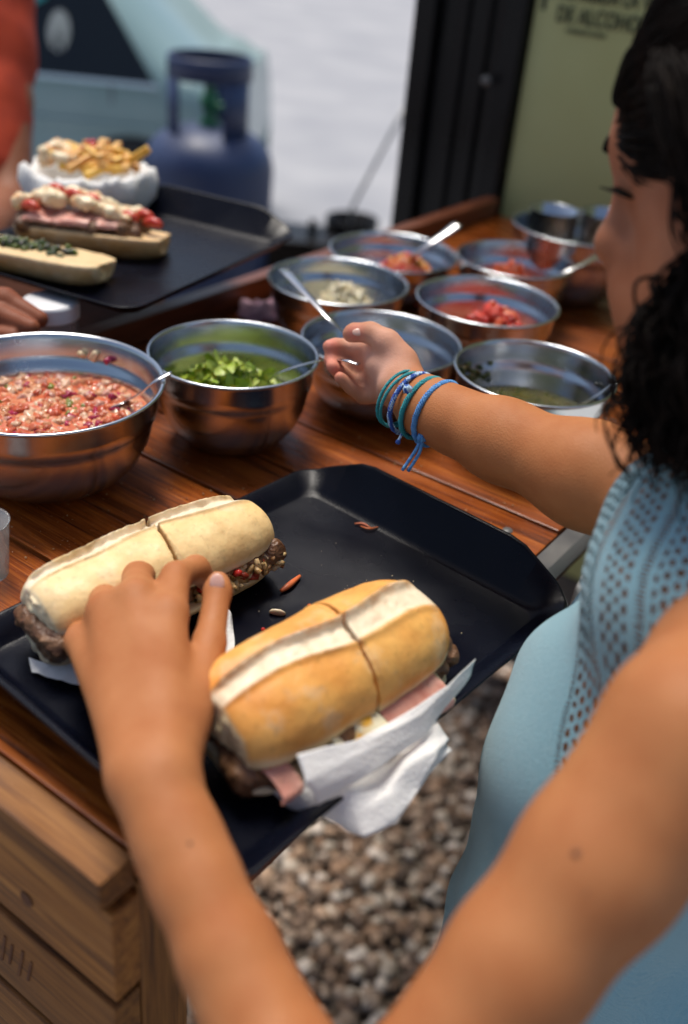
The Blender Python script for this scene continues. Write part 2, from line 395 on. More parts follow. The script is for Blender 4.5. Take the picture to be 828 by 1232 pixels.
# front crate side: ledge strip and horizontal slats facing the camera
board('ledge_strip', UV((U0-.012-.29)/2, V0-.014, T-.013), AXP, ((U1-U0)/2-.012, .0135, .0125), PALE, tb, .0016, 2, .0014)
for i in range(5):
    board('slat', UV((U0-.292)/2, V0-.0125-.002*i, T-.0265-.045-.0925*i-.001), (D1, D2, ZU), ((U1-U0)/2-.013, .011, .0432), PALE, tb, .0015, 2, .0016)
for u in (U0+.05, -.315):
    board('post', UV(u, V0+.022, (T-.027)/2), (ZU, D1, D2), ((T-.027)/2, .022, .022), PALE, tb, .003)
    board('post', UV(u, V1-.05, (T-.027)/2), (ZU, D1, D2), ((T-.027)/2, .022, .022), PALE, tb, .003)
board('side_beam', UV(-.285, .98, T-.06), (D2, D1, ZU), (.66, .012, .035), WOOD, tb, .003)
board('edge_trim', UV(U1+.010, (V0+V1)/2+.02, T-.014), (D2, D1, ZU), ((V1-V0)/2-.03, .0085, .0125), GREYP, tb, .001)
# rail board standing along the far long edge
board('rail', UV(U0+.012, .99, T+.0165), (D2, D1, ZU), (.70, .012, .0158), RAILW, tb, .003, 3, .001)
# burnt-in brand strokes on the second slat
BR = mat('burnt_mark', (.09, .028, .010), .8, c2=(.16, .06, .018), scale=90)
mk = []
for i, (du, hgt) in enumerate([(0, .03), (.008, .036), (.014, .026), (.021, .034), (.031, .036), (.037, .03), (.045, .038), (.052, .03)]):
    u = -.447+du*1.35; c = UV(u, V0-.0125-.002-.0113, T-.0265-.045-.0925+.0)
    mk.append(box_data(c, (D1*.96+ZU*.28*(1 if i % 2 else -.6), D2, ZU*.96+D1*.25), (.0013, .0006, hgt/2)))
VV = []; FF = []
for a_, b_ in mk: FF += [tuple(x+len(VV) for x in f) for f in b_]; VV += a_
link('burnt_mark', VV, FF, BR, tb, False)
sh_ = thing('wooden_shelf', 'dark wooden shelf board outside the table rail, below the far tray', 'shelf', UV(U0-.14, .6, 0))
board('shelf_board', UV(U0-.215, .62, T-.035), (D2, D1, ZU), (.34, .21, .012), mat('dark_matt_wood', (.035, .012, .007), .85, c2=(.06, .02, .01), scale=30, spec=.1), sh_, .003)
for vv in (.3, .9): board('shelf_bracket', UV(U0-.10, vv, T-.075), (D1, D2, ZU), (.095, .012, .027), RAILW, sh_, .003)
# nail heads
for (u, vv) in ((-.30, .735), (-.30, .66), (-.30, .82), (-.30, .90), (-.82, .70), (-.82, .62)):
    pr_ = [(0, .0012), (.004, .001), (.005, 0)]
    V, F = lathe(pr_, 16, UV(u, vv, T+.0002)); link('nail', V, F, GREYP, tb)
V, F = lathe([(0, .0), (.0045, .0), (.006, -.001)], 16); 
o = link('knot', [UV(-.372, V0-.0238, T-.083)+D1*p[0]+ZU*p[1]-D2*.0005 for p in V], F, BR, tb)

# ---------------------------------------------------------------- trays
def tray(label, c, ang, L=.395, W=.295, wh=1.0, both=True):
    """local x = short side, local y = long side; raised wings on the two short sides"""
    root = thing('serving_tray', label, 'tray', c)
    ca, sa = math.cos(ang), math.sin(ang)
    def ring(hx, hy, r, n=10):
        P = []
        for (cx, cy, a0) in ((hx-r, hy-r, 0), (-hx+r, hy-r, PI/2), (-hx+r, -hy+r, PI), (hx-r, -hy+r, 1.5*PI)):
            for i in range(n+1): P.append((cx+r*math.cos(a0+PI/2*i/n), cy+r*math.sin(a0+PI/2*i/n)))
        # subdivide straight sides
        out = []
        for i, p in enumerate(P):
            q = P[(i+1) % len(P)]; out.append(p); L_ = math.hypot(q[0]-p[0], q[1]-p[1])
            if L_ > .05:
                for k in range(1, 16): out.append((p[0]+(q[0]-p[0])*k/16, p[1]+(q[1]-p[1])*k/16))
        return out
    hx, hy = W/2, L/2
    base = ring(hx-.02, hy-.026, .016)
    def wing(x, y):
        t = max(0, min(1, (abs(y)-(hy-.055))/.03)); f = max(0, min(1, (hx*.93-abs(x))/(hx*.36)))
        return t*f if (both or y > 0) else 0
    rings = []
    rings.append([(x*.985, y*.985, .0035) for x, y in base])
    rings.append([(x, y, .0042) for x, y in base])
    rings.append([(x+math.copysign(.004, x), y+math.copysign(.005, y), .008) for x, y in base])
    top = ring(hx-.003, hy-.003, .026)
    rings.append([(x, y*(1+.012*wing(x, y)), .017+.026*wh*wing(x, y)) for x, y in top])
    top2 = ring(hx, hy, .028)
    rings.append([(x, y*(1+.016*wing(x, y)), .0178+.0262*wh*wing(x, y)) for x, y in top2])
    rings.append([(x*1.003, y*(1.003+.016*wing(x, y)), .0155+.026*wh*wing(x, y)) for x, y in top2])
    rings.append([(x, y*(1+.014*wing(x, y)), .0145+.0255*wh*wing(x, y)) for x, y in top])
    rings.append([(x+math.copysign(.005, x), y+math.copysign(.006, y), .003) for x, y in base])
    rings.append([(x, y, 0) for x, y in base])
    V = []; F = []; n = len(base)
    for R in rings: V += R
    for k in range(len(rings)-1):
        for i in range(n):
            j = (i+1) % n; F.append((k*n+i, k*n+j, (k+1)*n+j, (k+1)*n+i))
    F.append(tuple(range(n))[::-1]); F.append(tuple(range((len(rings)-1)*n, len(rings)*n)))
    W3 = [(c[0]+x*ca-y*sa, c[1]+x*sa+y*ca, c[2]+z) for x, y, z in V]
    F = [f[::-1] for f in F]
    o = link('tray_body', W3, F, TRAYM, root)
    es = o.modifiers.new('edge', 'BEVEL'); es.width = .0015; es.segments = 2; es.limit_method = 'ANGLE'; es.angle_limit = math.radians(40)
    return root
TA = YAW-math.radians(4.7)
tx = np.array([math.cos(TA), math.sin(TA), 0]); ty = np.array([-math.sin(TA), math.cos(TA), 0])
TC = (at(380, 558, T+.018)+at(693, 722, T+.018))/2 - ty*.197
TC[2] = T+.001
tray('matte black serving tray in the foreground under the two closed sandwiches', TC, TA)
def TL(x, y, z=.0): return TC+tx*x+ty*y+ZU*z         # tray-local position, z above tray underside
TC2 = UV(-.985, .875, T+.095)
BTA = YAW+math.radians(3)
Bp = at(329, 260, T+.112); Cp = at(157, 372, T+.112)
by = (Bp-Cp); by[2] = 0; by /= np.linalg.norm(by); ba = math.radians(-24); bx = np.array([math.cos(ba), math.sin(ba), 0]); by = np.array([-bx[1], bx[0], 0])
TC2 = Cp-bx*.134+by*.172; TC2[2] = T+.095
tray('black tray behind the bowls carrying the fries and the open sandwich', TC2, ba, L=.355, W=.275, wh=.8, both=False)

# ---------------------------------------------------------------- steel bowls
def bowl(c, R, h, label, wide=1.0, flange=.0045, bead=.0016):
    root = thing('steel_bowl', label, 'bowl', c, 'stainless steel mixing bowls of toppings on the table')
    s = h/.087
    P = [(0, .0), (.36*R, .0), (.50*R, .0012), (.56*R, .004*s), (.68*R, .012*s), (.79*R, .024*s), (.865*R, .039*s), (.90*R, .054*s), (.912*R, .0605*s),
         (.936*R, .0625*s), (.945*R, .070*s), (.957*R, .0835*s), (.965*R, h-.0012), (R-.002, h-.0012), (R, h-.0004), (R+.0004, h+.0006), (R-.001, h+.0016), (R-.0025, h+.0016),
         (.962*R, h+.0006), (.950*R, h-.003), (.938*R, .070*s), (.929*R, .0635*s), (.903*R, .061*s), (.890*R, .054*s), (.853*R, .039*s), (.778*R, .0245*s), (.67*R, .013*s), (.55*R, .0055*s), (.48*R, .0028), (.36*R, .0015), (0, .0015)]
    V, F = lathe(P, 96)
    o = link('bowl_body', [(x+c[0], y+c[1], z+c[2]) for x, y, z in V], F, STEEL, root)
    return root
def inner_r(R, h, z):
    s = h/.087; pts = [(0, .36), (.0055*s, .55), (.013*s, .67), (.0245*s, .778), (.039*s, .853), (.054*s, .89), (.061*s, .903), (.07*s, .938), (h, .95)]
    for (a, b), (c_, d) in zip(pts[:-1], pts[1:]):
        if a <= z <= c_: return R*(b+(d-b)*(z-a)/(c_-a))
    return R*.9
B = {}
def add_bowl(key, x, y, R, h, label):
    B[key] = (np.array([x, y, T+.0005]), R, h); return bowl(B[key][0], R, h, label)
add_bowl('salsa', -.279, .797, .1075, .097, 'largest steel bowl at the left edge, full of wet onion and tomato salsa')
add_bowl('lettuce', -.124, .905, .0845, .094, 'steel bowl holding chopped green lettuce, right of the salsa bowl')
add_bowl('hand', .0223, 1.012, .088, .079, 'nearly empty steel bowl directly behind the hand with the blue bracelets')
add_bowl('oil', .1795, .9425, .083, .090, 'steel bowl of dark green herb oil in front of the hanging hair')
add_bowl('tomato', .146, 1.151, .0865, .087, 'steel bowl of red diced tomato in the middle of the right side')
add_bowl('cheese', -.0356, 1.192, .088, .079, 'steel bowl with a small heap of grated white cheese')
add_bowl('ladle', .0325, 1.37, .0905, .067, 'steel bowl of chopped red pepper with the thick ladle, next to the rail')
add_bowl('carrot', .197, 1.333, .080, .085, 'steel bowl of shredded orange carrot, behind the diced tomato bowl')
# far stack near the green panel
far1 = at(690, 268, T+.105)
add_bowl('far', far1[0]+.005, far1[1]-.02, .097, .105, 'taller steel bowl standing nearest the green panel, partly behind the face')
# small steel cups standing in the far bowl
for i, (dx, dy, r_) in enumerate([(-.036, .012, .034), (.042, .018, .036)]):
    c = B['far'][0]+np.array([dx, dy, .035]); V, F = lathe([(0, 0), (r_*.8, 0), (r_*.92, .03), (r_, .088), (r_+.003, .089), (r_-.002, .087), (r_*.9, .03), (r_*.76, .002), (0, .002)], 40)
    o = link('steel_cup', [(x+c[0], y+c[1], z+c[2]) for x, y, z in V], F, STEEL); tag(o, ('left small steel cup standing inside the far bowl by the green panel', 'right small steel cup inside the far bowl, next to the nose')[i], 'cup')

def disc(name, c, R, z, m, amp=0, parent=None, seg=64, rings=10):
    V = [(c[0], c[1], c[2]+z)]; F = []
    for k in range(1, rings+1):
        for i in range(seg):
            a = 2*PI*i/seg; r = R*k/rings; zz = amp*noise.noise(Vector((r*math.cos(a)*90, r*math.sin(a)*90, c[0]*50)))
            V.append((c[0]+r*math.cos(a), c[1]+r*math.sin(a), c[2]+z+zz))
    for i in range(seg): F.append((0, 1+i, 1+(i+1) % seg))
    for k in range(1, rings):
        for i in range(seg):
            a, b = 1+(k-1)*seg+i, 1+(k-1)*seg+(i+1) % seg; F.append((a, a+seg, b+seg, b))
    return link(name, V, F, m, parent)
LIQR = mat('salsa_brine', (.55, .10, .035), .05, c2=(.62, .26, .13), scale=150, trans=0, spec=.6, sss=.2)
OILM = mat('herb_oil', (.045, .045, .008), .06, c2=(.09, .075, .015), scale=60, spec=.6)
def heap_pts(c, R, h, z0, zt, n, rr, off=(0, 0)):
    out = []
    for _ in range(n):
        a = random.uniform(0, 2*PI); q = math.sqrt(random.random())
        z = z0+(zt-z0)*(1-q**1.7)*random.uniform(.75, 1.0); out.append((c[0]+off[0]+rr*q*math.cos(a), c[1]+off[1]+rr*q*math.sin(a), c[2]+z))
    return out
# salsa
c, R, h = B['salsa']; zl = .060; rl = inner_r(R, h, zl)
sal = thing('salsa', 'wet salsa of diced onion, tomato and red pepper filling the largest bowl', 'salsa', c+ZU*zl)
disc('brine', c, rl-.0005, zl, LIQR, .0006, sal)
its = []
SC = [(.66,.30,.15)]*5+[(.74,.46,.30)]*3+[(.55,.10,.04)]*3+[(.55,.14,.06)]*3+[(.35,.02,.06)]*2+[(.62,.32,.24)]*2+[(.18,.20,.03)]
for _ in range(1150):
    a = random.uniform(0, 2*PI); q = math.sqrt(random.random())*.93; s = random.choice((.0028, .0038, .0048, .0058))
    its.append(((c[0]+rl*q*math.cos(a), c[1]+rl*q*math.sin(a), c[2]+zl+random.uniform(-.0048, -.0012)), (s, s*.8, s*.6), random.choice(SC), 'cube'))
chunks('diced_vegetables', its, WETM, sal, jit=.34)
# onion pieces stuck on the inner wall
for (px, py, col, sz, lb) in ((112, 413, (.75,.6,.36), .0055, 'pale onion cube stuck inside the salsa bowl rim, leftmost of three bits'), (131, 415, (.72,.6,.38), .0055, 'pale onion bit stuck inside the salsa bowl, middle of three bits'), (145, 425, (.35,.03,.08), .005, 'dark red onion sliver stuck inside the salsa bowl, rightmost of three bits')):
    p = at(px, py, T+.080); d_ = p-c; d_[2] = 0; d_ = d_/np.linalg.norm(d_); p = c+d_*(inner_r(R, h, .08)-.002)+ZU*.080
    tag(chunks('onion_piece', [(p, (sz, sz*.6, sz*.55), col, 'cube')], WETM, kind=None), lb, 'onion')
# lettuce: many crinkled leaf shreds
c, R, h = B['lettuce']
V = []; F = []; C = []
for _ in range(330):
    a = random.uniform(0, 2*PI); q = math.sqrt(random.random())
    p = np.array([c[0]-.004+.058*q*math.cos(a), c[1]+.004+.052*q*math.sin(a), c[2]+.040+.036*(1-q*q)*random.uniform(.6, 1)])
    Rm = rot_rand(); l = random.uniform(.008, .017); wv = random.uniform(.003, .007); col = np.array(random.choice([(.30,.38,.03),(.40,.48,.07),(.20,.30,.02),(.55,.60,.18)]))
    b0 = len(V); ns = 5
    for i in range(ns+1):
        t = i/ns-.5
        for sgn in (-1, 0, 1):
            q_ = np.array([t*2*l, sgn*wv*(1-t*t*2.2), .35*l*math.cos(t*4)+random.uniform(-.0012, .0012)+.0016*abs(sgn)]); V.append(p+Rm@q_); C.append(col*(1.15 if sgn == 0 else .95))
    for i in range(ns):
        for k in range(2): F.append((b0+i*3+k, b0+i*3+k+1, b0+(i+1)*3+k+1, b0+(i+1)*3+k))
o = link('lettuce', V, F, mat('lettuce_leaf', (.2, .4, .05), .4, attr='Col', c2=(.8, .85, .7), scale=90, sss=.25, bump=.3, bscale=300), None, True, np.array(C)); tag(o, 'heap of shredded bright green lettuce in the bowl left of the hand', 'lettuce', kind='stuff')
# hand bowl remains
c, R, h = B['hand']
its = [(p, (.005, .004, .003), random.choice([(.6,.10,.05),(.65,.5,.35),(.7,.3,.22)]), 'blob') for p in heap_pts(c, R, h, .010, .03, 90, .040, (-.015, .03))]
tag(chunks('tomato_scraps', its, WETM), 'few pinkish tomato scraps left in the bowl behind the hand', 'tomato', kind='stuff')
p = at(508, 434, T+.03); its = [(p, (.009, .006, .0025), (.55, .62, .35), 'blob'), (p+np.array([-.012, .012, 0]), (.006, .004, .002), (.5, .55, .3), 'blob')]
tag(chunks('cucumber_slice', its, WETM, kind=None), 'pale green cucumber slice in the nearly empty bowl', 'cucumber')
# tomato, pepper, carrot
def diced(key, name, label, cols, n, s, zt, rr, off, cat, z0=.012, shape=(1, .85, .75), k='cube'):
    c, R, h = B[key]
    its = [(p, tuple(s*random.uniform(.75, 1.15)*q for q in shape), random.choice(cols), k) for p in heap_pts(c, R, h, z0, zt, n, rr, off)]
    tag(chunks(name, its, WETM), label, cat, kind='stuff')
diced('tomato', 'diced_tomato', 'bright red diced tomato heaped in the middle right bowl', [(.58,.045,.02),(.62,.09,.03),(.50,.03,.015),(.66,.17,.07)], 300, .0068, .078, .058, (.016, .010), 'tomato')
diced('ladle', 'chopped_pepper', 'chopped red and orange pepper in the bowl with the ladle', [(.62,.16,.03),(.55,.04,.02),(.66,.30,.05),(.5,.06,.03)], 300, .0062, .062, .058, (.020, .002), 'pepper')
diced('carrot', 'shredded_carrot', 'shredded orange carrot heaped in the bowl behind the tomato', [(.62,.10,.03),(.66,.15,.04),(.55,.07,.02)], 600, .0036, .078, .050, (-.004, .006), 'carrot', shape=(2.4, .5, .5))
diced('cheese', 'grated_cheese', 'small heap of grated pale cheese in its bowl', [(.84,.76,.52),(.86,.80,.60),(.78,.68,.42)], 900, .0032, .074, .052, (.010, .006), 'cheese', shape=(2.2, .5, .5))
diced('far', 'chopped_olives', 'brown chopped bits at the bottom of the far bowl', [(.25,.14,.05),(.4,.2,.08)], 90, .006, .045, .05, (0, 0), 'olives')
# oil
c, R, h = B['oil']; zl = .042
oil = thing('herb_oil', 'dark olive oil with herbs, half filling the bowl by the hair', 'sauce', c+ZU*zl)
disc('oil_surface', c, inner_r(R, h, zl)-.0004, zl, OILM, .0002, oil)
its = [((c[0]+.068*q*math.cos(a), c[1]+.068*q*math.sin(a), c[2]+zl+.0003), (.0024, .0016, .0006), random.choice([(.05,.08,.01),(.12,.12,.02),(.08,.06,.01)]), 'flat') for q, a in [(math.sqrt(random.random())*.98, random.uniform(0, 6.28)) for _ in range(420)]]
chunks('floating_herbs', its, WETM, oil)
its = []
for _ in range(60):
    a = math.radians(random.gauss(150, 12)); z = random.uniform(.048, .074); r_ = inner_r(R, h, z)-.0015
    its.append(((c[0]+r_*math.cos(a), c[1]+r_*math.sin(a), c[2]+z), (.004, .003, .0015), random.choice([(.03,.05,.01),(.06,.08,.015),(.1,.07,.02)]), 'blob'))
tag(chunks('herb_clump', its, WETM), 'dark green herb clump sticking to the left inner wall of the oil bowl', 'herbs', kind='stuff')
p = c+np.array([inner_r(R, h, .073)*math.cos(.35)-.002, inner_r(R, h, .073)*math.sin(.35)-.001, .072])
tag(chunks('olive_piece', [(p, (.004, .003, .002), (.01, .012, .008), 'blob')], WETM, kind=None), 'small black olive bit on the right wall of the oil bowl', 'olive')

# ---------------------------------------------------------------- spoons
def spoon(name, pts, wid, label, head=None, hn=None, cat='spoon', thick=.0011):
    """flat handle along pts (half widths wid) and an oval bowl at the first point"""
    root = thing(name, label, cat, pts[0])
    P = spline(pts, 6); n = len(P)
    W_ = [wid[0]+(wid[1]-wid[0])*(i/(n-1))**2 for i in range(n)]
    V = []; F = []
    for i, p in enumerate(P):
        t = P[min(i+1, n-1)]-P[max(i-1, 0)]; t /= np.linalg.norm(t); s_ = np.cross(t, ZU); s_ /= np.linalg.norm(s_); nn = np.cross(s_, t)
        for k in range(10):
            a = 2*PI*k/10; V.append(p+s_*W_[i]*math.cos(a)+nn*thick*math.sin(a))
    for i in range(n-1):
        for k in range(10): F.append((i*10+k, i*10+(k+1) % 10, (i+1)*10+(k+1) % 10, (i+1)*10+k))
    F += [tuple(range(10))[::-1], tuple(range((n-1)*10, n*10))]
    link('spoon_handle', V, F, SPOON, root)
    t = P[0]-P[2]; t /= np.linalg.norm(t); s_ = np.cross(t, ZU); s_ /= np.linalg.norm(s_); nn = np.cross(s_, t)
    if nn[2] < 0: nn = -nn
    a_, b_ = head or (.028, .018); cc = P[0]+t*a_*.9; V = []; F = []
    m1, m2 = 8, 24
    for side in (0, 1):
        for i in range(m1+1):
            r_ = i/m1
            for k in range(m2):
                a = 2*PI*k/m2; V.append(cc+t*a_*r_*math.cos(a)+s_*b_*r_*math.sin(a)+nn*(-.007*(1-r_*r_)-side*.001))
    o_ = (m1+1)*m2
    for side in (0, 1):
        for i in range(m1):
            for k in range(m2):
                f = (side*o_+i*m2+k, side*o_+i*m2+(k+1) % m2, side*o_+(i+1)*m2+(k+1) % m2, side*o_+(i+1)*m2+k); F.append(f if side else f[::-1])
    for k in range(m2): F.append((m1*m2+k, m1*m2+(k+1) % m2, o_+m1*m2+(k+1) % m2, o_+m1*m2+k))
    link('spoon_bowl', V, F, SPOON, root); return root
def onrim(key, px, py, dz=.002):
    return at(px, py, T+B[key][2]+dz)
spoon('spoon', [at(318, 463, T+.062), at(340, 447, T+.085), at(385, 434, T+.105), A(412, 433, .885), A(432, 438, .874)], (.0022, .003), 'spoon held in the hand, reaching into the lettuce bowl', (.026, .017))
spoon('spoon', [at(452, 440, T+.02), at(432, 415, T+.07), at(405, 392, T+.105), at(372, 357, T+.118), at(341, 324, T+.124)], (.0024, .006), 'spoon with dark handle slanting over the cheese bowl rim', (.024, .017))
c, R, h = B['ladle']
spoon('ladle', [at(482, 318, T+.045), at(505, 302, T+.075), at(532, 284, T+.095), at(551, 270, T+.108)], (.005, .0085), 'thick handled steel ladle resting in the chopped pepper bowl', (.03, .022), cat='ladle', thick=.003)
spoon('spoon', [at(150, 483, T+.066), at(168, 474, T+.082), at(186, 459, T+.0985), at(206, 448, T+.104)], (.0022, .0028), 'spoon lying over the right rim of the salsa bowl', (.026, .017))
spoon('spoon', [at(640, 345, T+.05), at(672, 330, T+.083), at(700, 318, T+.096), at(724, 305, T+.104)], (.003, .006), 'spoon lying over the right rim of the carrot bowl, by the nose', (.026, .018))
spoon('spoon', [at(688, 492, T+.048), at(708, 482, T+.068), at(727, 470, T+.083), at(742, 459, T+.095)], (.0026, .004), 'pale spoon dipping into the herb oil bowl beside the hair', (.026, .018))

# ---------------------------------------------------------------- jar, cup, pink napkin
jp = at(60, 360, T+.100); jar = thing('plastic_jar', 'clear plastic jar with white screw lid behind the salsa bowl', 'jar', (jp[0], jp[1], T))
def lath(name, prof, c, m, parent, seg=48):
    V, F = lathe(prof, seg, c); return link(name, V, F, m, parent)
CLEAR = mat('clear_plastic', (.8, .82, .84), .12, trans=.85)
JZ = .0205
lath('jar_body', [(0, .0005-JZ), (.025, .0005-JZ), (.0275, .003-JZ), (.0275, .061), (.0262, .064), (.0252, .063), (.0262, .059), (.0262, .004-JZ), (.024, .002-JZ), (0, .002-JZ)], (jp[0], jp[1], T+JZ), CLEAR, jar)
lath('jar_content', [(0, .0025-JZ), (.0255, .0025-JZ), (.0255, .022), (0, .022)], (jp[0], jp[1], T+JZ), mat('white_sauce', (.5, .42, .4), .6), jar)
pr2 = [(0, 0.0795), (.026, 0.0795), (.0285, 0.0780), (.0295, 0.0755)]
for z in (0.0735, 0.0705, 0.0675, 0.0645): pr2 += [(.0295, z), (.0289, z-.0012), (.0295, z-.002)]
lath('jar_lid', pr2+[(.0295, 0.0615), (.0285, 0.0615), (.0285, 0.0770), (0, 0.0770)], (jp[0], jp[1], T+JZ), WHITEP, jar)
cp = at(-22, 640, T+.04)
cup = thing('plastic_cup', 'clear plastic cup at the left edge below the salsa bowl', 'cup', (cp[0], cp[1], T))
lath('cup_wall', [(0, .0005), (.017, .0005), (.0215, .05), (.0225, .0505), (.0205, .0495), (.016, .002), (0, .002)], (cp[0], cp[1], T), CLEAR, cup)

def lin(pts, n=16):
    out = []
    for p, q in zip(pts[:-1], pts[1:]): out += [p+(q-p)*k/n for k in range(n)]
    return out+[pts[-1]]
def cloth(name, corners, m, label=None, cat=None, nu=40, nv=30, amp=.003, fr=40, bow=0, seed=0, parent=None, fold=None, thick=.0006, crisp=0):
    """sheet through a grid of control points (rows of equal length), wrinkled by noise"""
    if crisp:
        C3 = [lin([np.array(p) for p in r], 2) for r in corners]; C3 = [list(r) for r in zip(*[lin([np.array(C3[i][j]) for i in range(len(C3))], 2) for j in range(len(C3[0]))])]
        rs = random.Random(seed+50)
        C3 = [[p+ZU*crisp*rs.uniform(-1, 1)+D1*crisp*.7*rs.uniform(-1, 1) for p in r] for r in C3]
        G = [lin(r, 6) for r in C3]; nu = len(G[0]); rows = [lin([G[i][j] for i in range(len(G))], 6) for j in range(nu)]
    else:
        G = [spline(r, 16) for r in corners]; nu = len(G[0]); rows = [spline([G[i][j] for i in range(len(G))], 16) for j in range(nu)]
    nv = len(rows[0]); V = []; F = []
    for j in range(nu):
        for i in range(nv):
            p = rows[j][i]; q = Vector(p)*fr+Vector((seed, 0, 0))
            r_ = 1-2*abs(noise.noise(q)); r2_ = 2.4*(noise.voronoi(q*.9+Vector((3, 7, 1)))[0][0]-.45)+1.3*(noise.voronoi(q*2.1)[0][0]-.45); V.append(p+ZU*amp*(noise.noise(q*.7+Vector((5, 5, 5)))*1.0+.15*r_+.45*r2_)+np.array([1, 0, 0])*amp*.5*noise.noise(q+Vector((9, 1, 3))))
    for j in range(nu-1):
        for i in range(nv-1): F.append((j*nv+i, (j+1)*nv+i, (j+1)*nv+i+1, j*nv+i+1))
    o = link(name, V, F, m, parent); sm = o.modifiers.new('thickness', 'SOLIDIFY'); sm.thickness = thick; sm.offset = 0
    if label: tag(o, label, cat)
    return o
PINK = mat('pink_paper', (.50, .27, .35), .8, c2=(.62, .42, .5), scale=50)
g0 = at(282, 385, T+.004)
cloth('pink_napkin', [[g0+np.array([x*.03, y*.028, .004+.010*((x*y) % 2)]) for x in range(3)] for y in range(3)], PINK, 'crumpled pinkish paper napkin lying between lettuce and cheese bowls', 'napkin', amp=.012, fr=60)

# ---------------------------------------------------------------- breads (sculpted)
def lerp3(a, b, t): return np.array(a)*(1-t)[:, None]+np.array(b)*t[:, None]
def fbm(P, f, seed=0):
    return np.array([noise.fractal(Vector((x*f+seed, y*f, z*f)), 1.0, 2.0, 3) for x, y, z in P])
def bun(name, L, W, H, parent, frame, crust, crumb, upper=True, slash=None, cut=None, vox=.0013, seed=0, torn=(True, True), squash=0):
    """half loaf in local x (length) y (width) z (height); flat face at z=0. frame = (origin, ex, ey, ez)"""
    s = SDF((-L/2-.012, -W/2-.012, -.006 if upper else -H-.006), (L/2+.012, W/2+.012, H+.008 if upper else .008), vox)
    ex = np.eye(3)
    n = s.n; X = (s.lo[0]+vox*np.arange(n[0]))[:, None, None]; Y = (s.lo[1]+vox*np.arange(n[1]))[None, :, None]; Z = (s.lo[2]+vox*np.arange(n[2]))[None, None, :]
    zz = Z if upper else -Z
    np.random.seed(seed+3)
    N1 = rand_field(n, vox, 35, 3); N2 = rand_field(n, vox, 180, 2)
    ta = (1-(np.abs(X)/(L/2))**3.4).clip(.0, 1)**.5; ta = .60+.40*ta
    hy = W/2*ta; hz = H*ta
    if cut is not None: zz = zz+.0014*(X < cut)+0*Y
    yy = np.sqrt((np.abs(Y)/hy)**2.3+(np.clip(zz, 0, None)/hz)**2.1+1e-9)
    d = (yy-1)*min(W/2, H)*.85
    d = np.maximum(d, -zz); d = np.maximum(d, np.abs(X)-L/2-N2*.0028+N1*.003)
    d = d+N1*.0014+N2*.00012
    if slash is not None:
        y0, w_, dep = slash                          # long slash: open valley with raised lips
        yc = y0+.006*np.sin(X*14+seed)+.0022*np.sin(X*61+seed)+N1*.0012; w_ = w_*(.72+.62*(X/L+.5))+N2*.0005
        g = np.exp(-((Y-yc)/w_)**4); lip = np.exp(-((np.abs(Y-yc)-w_*1.15)/(w_*.28))**2)
        end = np.clip((L/2-.0-np.abs(X))/.01, 0, 1)
        d = d+(g*dep-lip*(.0024+.0022*(Y > yc))+g*N2*.0012)*end*(zz > H*.25)
    if cut is not None:
        xc = cut+Y*.12; d = np.maximum(d, .0013+N2*.0005-np.abs(X-xc-.0015*np.sin(Y*70)))
        
    s.a = d.astype(np.float32); s.a[0] = s.a[-1] = .01; s.a[:, 0] = s.a[:, -1] = .01; s.a[:, :, 0] = s.a[:, :, -1] = .01
    Vv, Ff = s.mesh(0)
    x, y, z = Vv.T; z = z if upper else -z
    nz = fbm(Vv, 60, seed); nb = fbm(Vv, 18, seed+9)
    nf = fbm(Vv, 240, seed+3); col = lerp3(crust[0], crust[1], (nb*.9+.5).clip(0, 1)); fl = ((fbm(Vv, 34, seed+21)+.25*nf)*2.2-.35).clip(0, 1)*.28; col = col*(1-fl)[:, None]+np.array((.84, .70, .50))[None]*fl[:, None]; col = col*(1-.15*((nf-.35)*3).clip(0, 1))[:, None]; ht = (z/H).clip(0, 1)
    edge = ((.22-ht)/.14+nz*.25).clip(0, 1); col = col*(1-edge)[:, None]*1+np.array(crumb)[None]*edge[:, None]
    endm = ((np.abs(x)-(L/2-.0022))/.002+nz*.6).clip(0, 1)*((.85-ht)/.2).clip(0, 1)
    flat = (z < .0012)
    if slash is not None:
        yc = y0+.006*np.sin(x*14+seed)+.0022*np.sin(x*61+seed)+nz*.0012; w2_ = slash[1]*(.72+.62*(x/L+.5))*(1.05+.12*nz); g = np.exp(-((y-yc)/w2_)**6)*(z > H*.25)*np.clip(1+nz*.35, 0, 1)
        g = np.clip(g*1.15, 0, 1); rim = np.exp(-((np.abs(y-yc)-w2_*1.12)/.0013)**2)*(z > H*.25)*(.4+.6*(nb > 0)); col = col*(1-.45*rim)[:, None]; col = col*(1-g)[:, None]+np.array(slash_col)[None]*g[:, None]  # rim paints a dark shadow line into the crust along the slash
    col = col*(1-endm)[:, None]+np.array(crumb)[None]*endm[:, None]; col[flat] = np.array(crumb)*.95
    O, e1, e2, e3 = frame
    P = O+x[:, None]*e1+y[:, None]*e2+(z if upper else -z)[:, None]*e3
    return npmesh(name, P, Ff, BREADM, parent, True, col.clip(0, 1))
slash_col = (.80, .68, .50)
def frame_of(p, q, roll_=0, tilt=0):
    e1 = q-p; L_ = np.linalg.norm(e1); e1 = e1/L_; e2 = np.cross(ZU, e1); e2 /= np.linalg.norm(e2); e3 = np.cross(e1, e2)
    c_, s_ = math.cos(roll_), math.sin(roll_); return (p+q)/2, e1, e2*c_+e3*s_, e3*c_-e2*s_, L_
